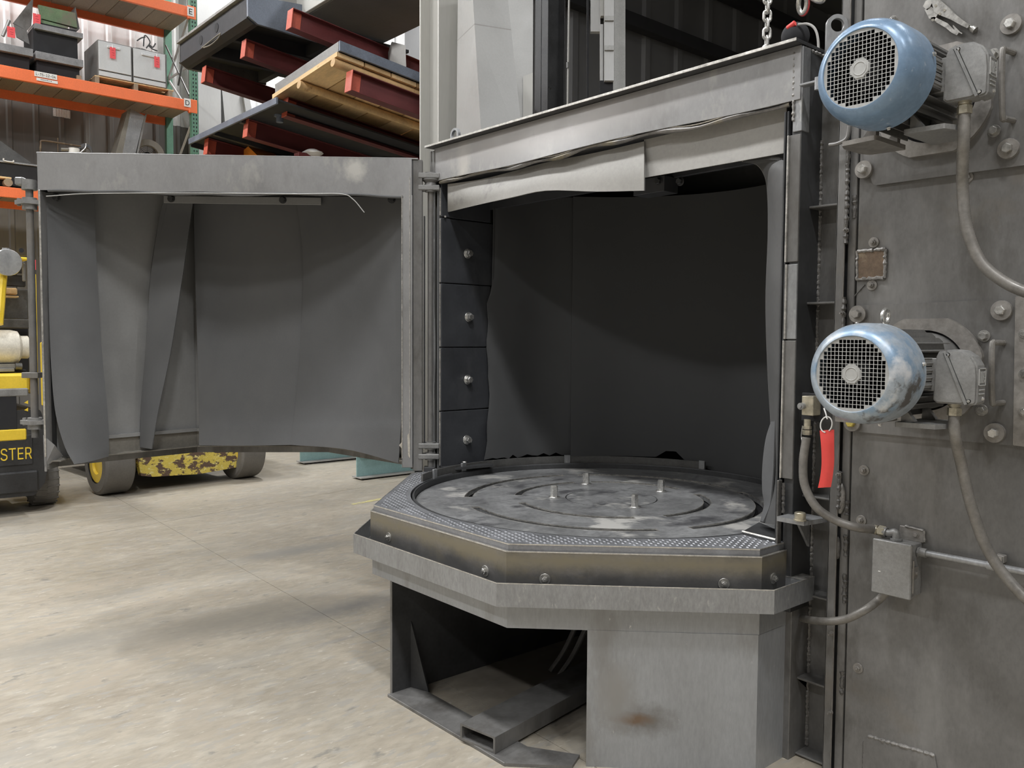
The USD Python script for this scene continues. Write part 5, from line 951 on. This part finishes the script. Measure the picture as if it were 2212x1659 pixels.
a, b = at(1230, -60, D=9.2), at(1223, 260, D=9.2); part(pc, 'pipe', cyl(b * (1, 1, 0) + (0, 0, 1), a, .011, 10), 'column_paint'); zc = at(1225, 140, D=9.2)[2]; part(pc, 'coupling', cyl((a + b) / 2 * (1, 1, 0) + (0, 0, zc - .03), (a + b) / 2 * (1, 1, 0) + (0, 0, zc + .03), .014, 10), 'cast_grey')
gf = thing('equipment_frame', 'grey upright sheet-metal framework on the dark wall behind the cabinet', 'framework', tuple(at(1310, 200, D=8.6) * (1, 1, 0)))
def upright(u0, u1, v0, v1, D, mat, dd=.06, name='post'):
    q = [at(u, v, D=D) for u, v in ((u0, v0), (u1, v0), (u1, v1), (u0, v1))]; part(gf, name, hull([*q, *[c + FWD * dd for c in q]]), mat)
upright(1276, 1297, -60, 68, 8.6, 'frame_paint', name='panel'); upright(1298, 1304, -60, 34, 8.5, 'column_paint'); upright(1297, 1303, 52, 178, 8.5, 'frame_paint'); upright(1306, 1326, -60, 174, 8.4, 'frame_paint', name='panel'); upright(1296, 1324, 174, 260, 8.45, 'black_void', name='kick_panel'); upright(1326, 1351, -60, 260, 8.7, 'grille_grey', name='panel'); upright(1268, 1272, -60, 260, 8.6, 'black_void')
for v in (34, 98): upright(1306, 1326, v, v + 10, 8.38, 'grille_grey', name='cross_bar')

# ---------------------------------------------------------------- forklifts
fk = thing('forklift', 'yellow and black counterweight forklift parked at the far left', 'forklift', (-6.6, -1.9, 0))
FX = -5.42
def fbox(u0, v0, u1, v1, x, dx, c=.01):
    a, b = at(u0, v0, x=x), at(u1, v1, x=x); return box(x - dx, x, a[1], b[1], b[2], a[2], c)
yR = at(100, 950, x=FX)[1]
cw_ = [(-2.75, .18), (yR - .10, .16), (yR - .02, .26), (yR + .01, .42), (yR, .62), (yR - .015, .8), (yR - .04, .9), (-2.75, .9)]
part(fk, 'counterweight', put(prism(Polygon(cw_).buffer(-.03).buffer(.03, 6), .9, frame((FX - .9, 0, 0), (0, 1, 0), (0, 0, 1), (1, 0, 0))), np.eye(4)), 'forklift_black', smooth=40)
part(fk, 'bumper_ledge', fbox(-200, 1040, 85, 1062, FX + .02, .06, .015), 'forklift_black'); part(fk, 'badge_panel', fbox(-200, 955, 72, 1003, FX + .012, .02, .008), 'forklift_black')
for (u0, v0, u1, v1) in ((-120, 858, 38, 952),): part(fk, 'vent_recess', fbox(u0, v0, u1, v1, FX + .004, .01), 'black_void')
part(fk, 'trim_stripe', fbox(-150, 938, 58, 950, FX + .02, .03), 'forklift_yellow')
part(fk, 'counterweight_top', fbox(-200, 846, 62, 856, FX + .01, .3), 'cast_grey')
for v in (870, 886): p = at(52, v, x=FX + .004); part(fk, 'chevron', tm([p, p + (0, .03, .02), p + (0, .03, -.012), p + (.003, 0, 0), p + (.003, .03, .02), p + (.003, .03, -.012)], [(3, 4, 5), (0, 2, 1), (0, 1, 4), (0, 4, 3), (1, 2, 5), (1, 5, 4), (2, 0, 3), (2, 3, 5)]), 'forklift_yellow', smooth=False)
hood = part(fk, 'hood', [fbox(-200, 812, 64, 846, FX - .02, .85, .02), fbox(70, 812, 82, 852, FX - .15, .6)], 'forklift_yellow')
t = meshkit.text_mesh('HYSTER', .1); v_ = np.array(t.vertices); mn, mx = v_.min(0), v_.max(0); v_ = (v_ - mn); pr, pl_ = at(68, 992, x=FX), at(10, 968, x=FX)
W_ = 0.5; hgt = at(60, 965, x=FX)[2] - at(60, 991, x=FX)[2]; sx_ = (at(68, 980, x=FX)[1] - at(-1, 980, x=FX)[1]) * 6 / 3.9 / (mx[0] - mn[0]); ye = at(68, 980, x=FX)[1]
v2 = np.stack([FX + .013 + (v_[:, 2] > 1e-6) * .004, ye + (v_[:, 0] - (mx[0] - mn[0])) * sx_, at(60, 991, x=FX)[2] + v_[:, 1] * hgt / (mx[1] - mn[1])], 1); t.vertices = v2; t.fix_normals(); part(fk, 'lettering', t, 'forklift_yellow', smooth=False)
def wheel(par, c, r, w, ax=(0, 1, 0), ret=True, rim='forklift_yellow', lugs=True):
    T = axis_frame(np.asarray(c, float) - unit(ax) * w / 2, ax)
    ty = part(par, 'tyre', put(lathe([(r * .62, 0), (r * .9, 0), (r * .98, .015), (r, .03), (r, w - .03), (r * .98, w - .015), (r * .9, w), (r * .62, w)], 48), T), 'tyre')
    if lugs: part(ty, 'tread', [put(hull([(r * math.cos(a + s) * q, r * math.sin(a + s) * q, z) for s, z in ((0, .0), (.06, w * .5)) for q in (.96, 1.015) for s2 in (0,)] + [(r * math.cos(a + s + .05) * q, r * math.sin(a + s + .05) * q, z) for s, z in ((0, .0), (.06, w * .5)) for q in (.96, 1.015)]), T) for a in np.arange(22) * 2 * math.pi / 22] + [put(hull([(r * math.cos(a + s) * q, r * math.sin(a + s) * q, z) for s, z in ((.0, w), (.06, w * .5)) for q in (.96, 1.015)] + [(r * math.cos(a + s + .05) * q, r * math.sin(a + s + .05) * q, z) for s, z in ((.0, w), (.06, w * .5)) for q in (.96, 1.015)]), T) for a in np.arange(22) * 2 * math.pi / 22 + .14], 'tyre', smooth=False, kind='stuff')
    part(par, 'wheel_rim', put(lathe([(0, .03), (r * .3, .03), (r * .34, .01), (r * .6, .012), (r * .63, .02), (r * .63, w - .02), (r * .6, w - .012), (r * .34, w - .01), (r * .3, w - .03), (0, w - .03)], 32), T), rim)
wheel(fk, (-5.86, at(110, 1050, x=-5.6)[1] - .02, .235), .235, .2, (0, 1, 0))
part(fk, 'gas_tank', put(lathe([(0, 0), (.09, .0), (.135, .02), (.15, .06), (.15, .5), (.14, .55), (.1, .575), (.1, .63), (.085, .64), (0, .64)], 36), axis_frame(at(62, 750, x=-5.72) - (0, .64, 0), (0, 1, 0))), 'tank_white', smooth=40); p = at(62, 750, x=-5.72)
part(fk, 'tank_valve', [cyl(p, p + (0, .03, 0), .025, 12), cyl(p + (0, .012, -.04), p + (0, .012, .05), .012, 8)], 'bolt_bright')
part(fk, 'tank_cradle', [fbox(-60, 787, 34, 796, -5.62, .3, .004), fbox(-60, 797, 32, 803, -5.6, .05, .004)], 'cast_grey'); part(fk, 'tank_latch', cyl(at(33, 791, x=-5.61), at(47, 791, x=-5.61), .03, 14), 'fin_dark'); part(fk, 'tank_shelf', fbox(-80, 800, 58, 812, -5.64, .4), 'black_void')
part(fk, 'guard_rear_beam', fbox(-200, 536, 79, 553, -5.75, .08), 'dark_steel'); 
q = at(46, 541, x=-5.745); part(fk, 'beam_hole', cyl(q, q + (.006, 0, 0), .02, 14), 'black_void')
for (a, b, c, d) in ((-6, 560, 9, 700), ): part(fk, 'guard_leg', tube([at(8, 556, x=-5.8), at(-4, 700, x=-5.6)], .04, 8), 'forklift_yellow')
part(fk, 'guard_leg', hull([at(u, v, x=xx) for u, v in ((69, 592), (78, 592), (83, 852), (72, 852)) for xx in (-5.75, -5.8)]), 'forklift_yellow'); part(fk, 'guard_top', [fbox(-200, 548, 60, 556, -5.9, 1.2)], 'forklift_yellow')
part(fk, 'warning_sticker', fbox(73, 561, 78, 583, -5.74, .004, .001), 'tag_pink_red'); part(fk, 'back_panel', [fbox(8, 562, 55, 591, -6.2, .03), ], 'dark_steel'); part(fk, 'back_panel', fbox(8, 593, 56, 620, -6.2, .03), 'dark_steel'); part(fk, 'back_panel', fbox(-20, 622, 62, 690, -6.25, .03), 'fin_dark'); part(fk, 'back_panel', fbox(-20, 688, 66, 710, -6.1, .05), 'fin_dark'); part(fk, 'side_strip', fbox(48, 568, 56, 608, -6.0, .03), 'cast_grey')
part(fk, 'cab_column', fbox(-40, 700, 64, 812, -6.3, .05), 'black_void')
p = at(14, 566, x=-5.68); part(fk, 'work_light', [put(lathe([(0, 0), (.05, .0), (.1, .03), (.115, .05), (.11, .06), (0, .075)], 28), axis_frame(p - (.03, 0, 0), (1, .1, -.1))), cyl(p + (-.01, 0, .05), p + (-.01, 0, .12), .03, 8)], 'lamp_glass')
kb = thing('cardboard_piece', 'small pale wooden offcut resting behind the forklift guard', 'offcut', tuple(at(22, 632, x=-6.15))); part(kb, 'block', fbox(4, 621, 38, 637, -6.1, .15), 'pine'); part(kb, 'strip', fbox(2, 638, 41, 643, -6.05, .15), 'pine')
f2 = thing('forklift', 'scuffed yellow forklift behind the open door, wheels and axle plate showing', 'forklift', (-6.8, .1, 0))
w1, w2 = at(243, 1067, z=0), at(527, 1032, z=0); ax2 = unit((w2 - w1) * (1, 1, 0)); fw2 = np.array([-ax2[1], ax2[0], 0]); fw2 = fw2 if fw2 @ FWD > 0 else -fw2
for w in (w1, w2): wheel(f2, w + fw2 * .05 + (0, 0, .3), .3, .28, ax2, lugs=False)
def f2p(pts, d0, d1): 
    o = w1 - fw2 * .12
    out = []
    for u, v in pts:
        d = ray(u, v); t = ((o + fw2 * d0 - CAM) @ fw2) / (d @ fw2); p = CAM + t * d; out += [p, p + fw2 * (d1 - d0)]
    return out
part(f2, 'axle_plate', hull(f2p(((284, 930), (305, 1028), (330, 1030), (430, 1024), (520, 1008), (536, 930)), .02, .09)), 'scuffed_yellow'); p = [at(0, 0, D=1)]
o = w1 - fw2 * .1; T2 = frame(o, ax2, fw2, (0, 0, 1)); gap = np.linalg.norm(w2 - w1)
part(f2, 'axle', cyl(w1 + fw2 * .05 + (0, 0, .3), w2 + fw2 * .05 + (0, 0, .3), .07, 16), 'black_void'); part(f2, 'chassis', put(box(.1, gap - .1, .18, 2.2, .16, 1.3, .03), T2), 'forklift_black'); part(f2, 'body', put(box(.0, gap, .5, 2.2, .7, 1.5, .05), T2), 'forklift_yellow')
part(f2, 'plate_slot', [put(box(gap * .46, gap * .68, .1, .17, .37, .46, .02), T2)], 'black_void')
yl_ = [at(u, v, z=.0) for u, v in ((756, 1089), (760, 1091), (850, 1075), (850, 1071))]
single('floor_stripe', prism(Polygon([p[:2] for p in yl_]), .002, frame((0, 0, .0), (1, 0, 0), (0, 1, 0), (0, 0, 1))), 'faded_yellow', 'short worn yellow paint stripe on the floor left of the table', 'floor marking')
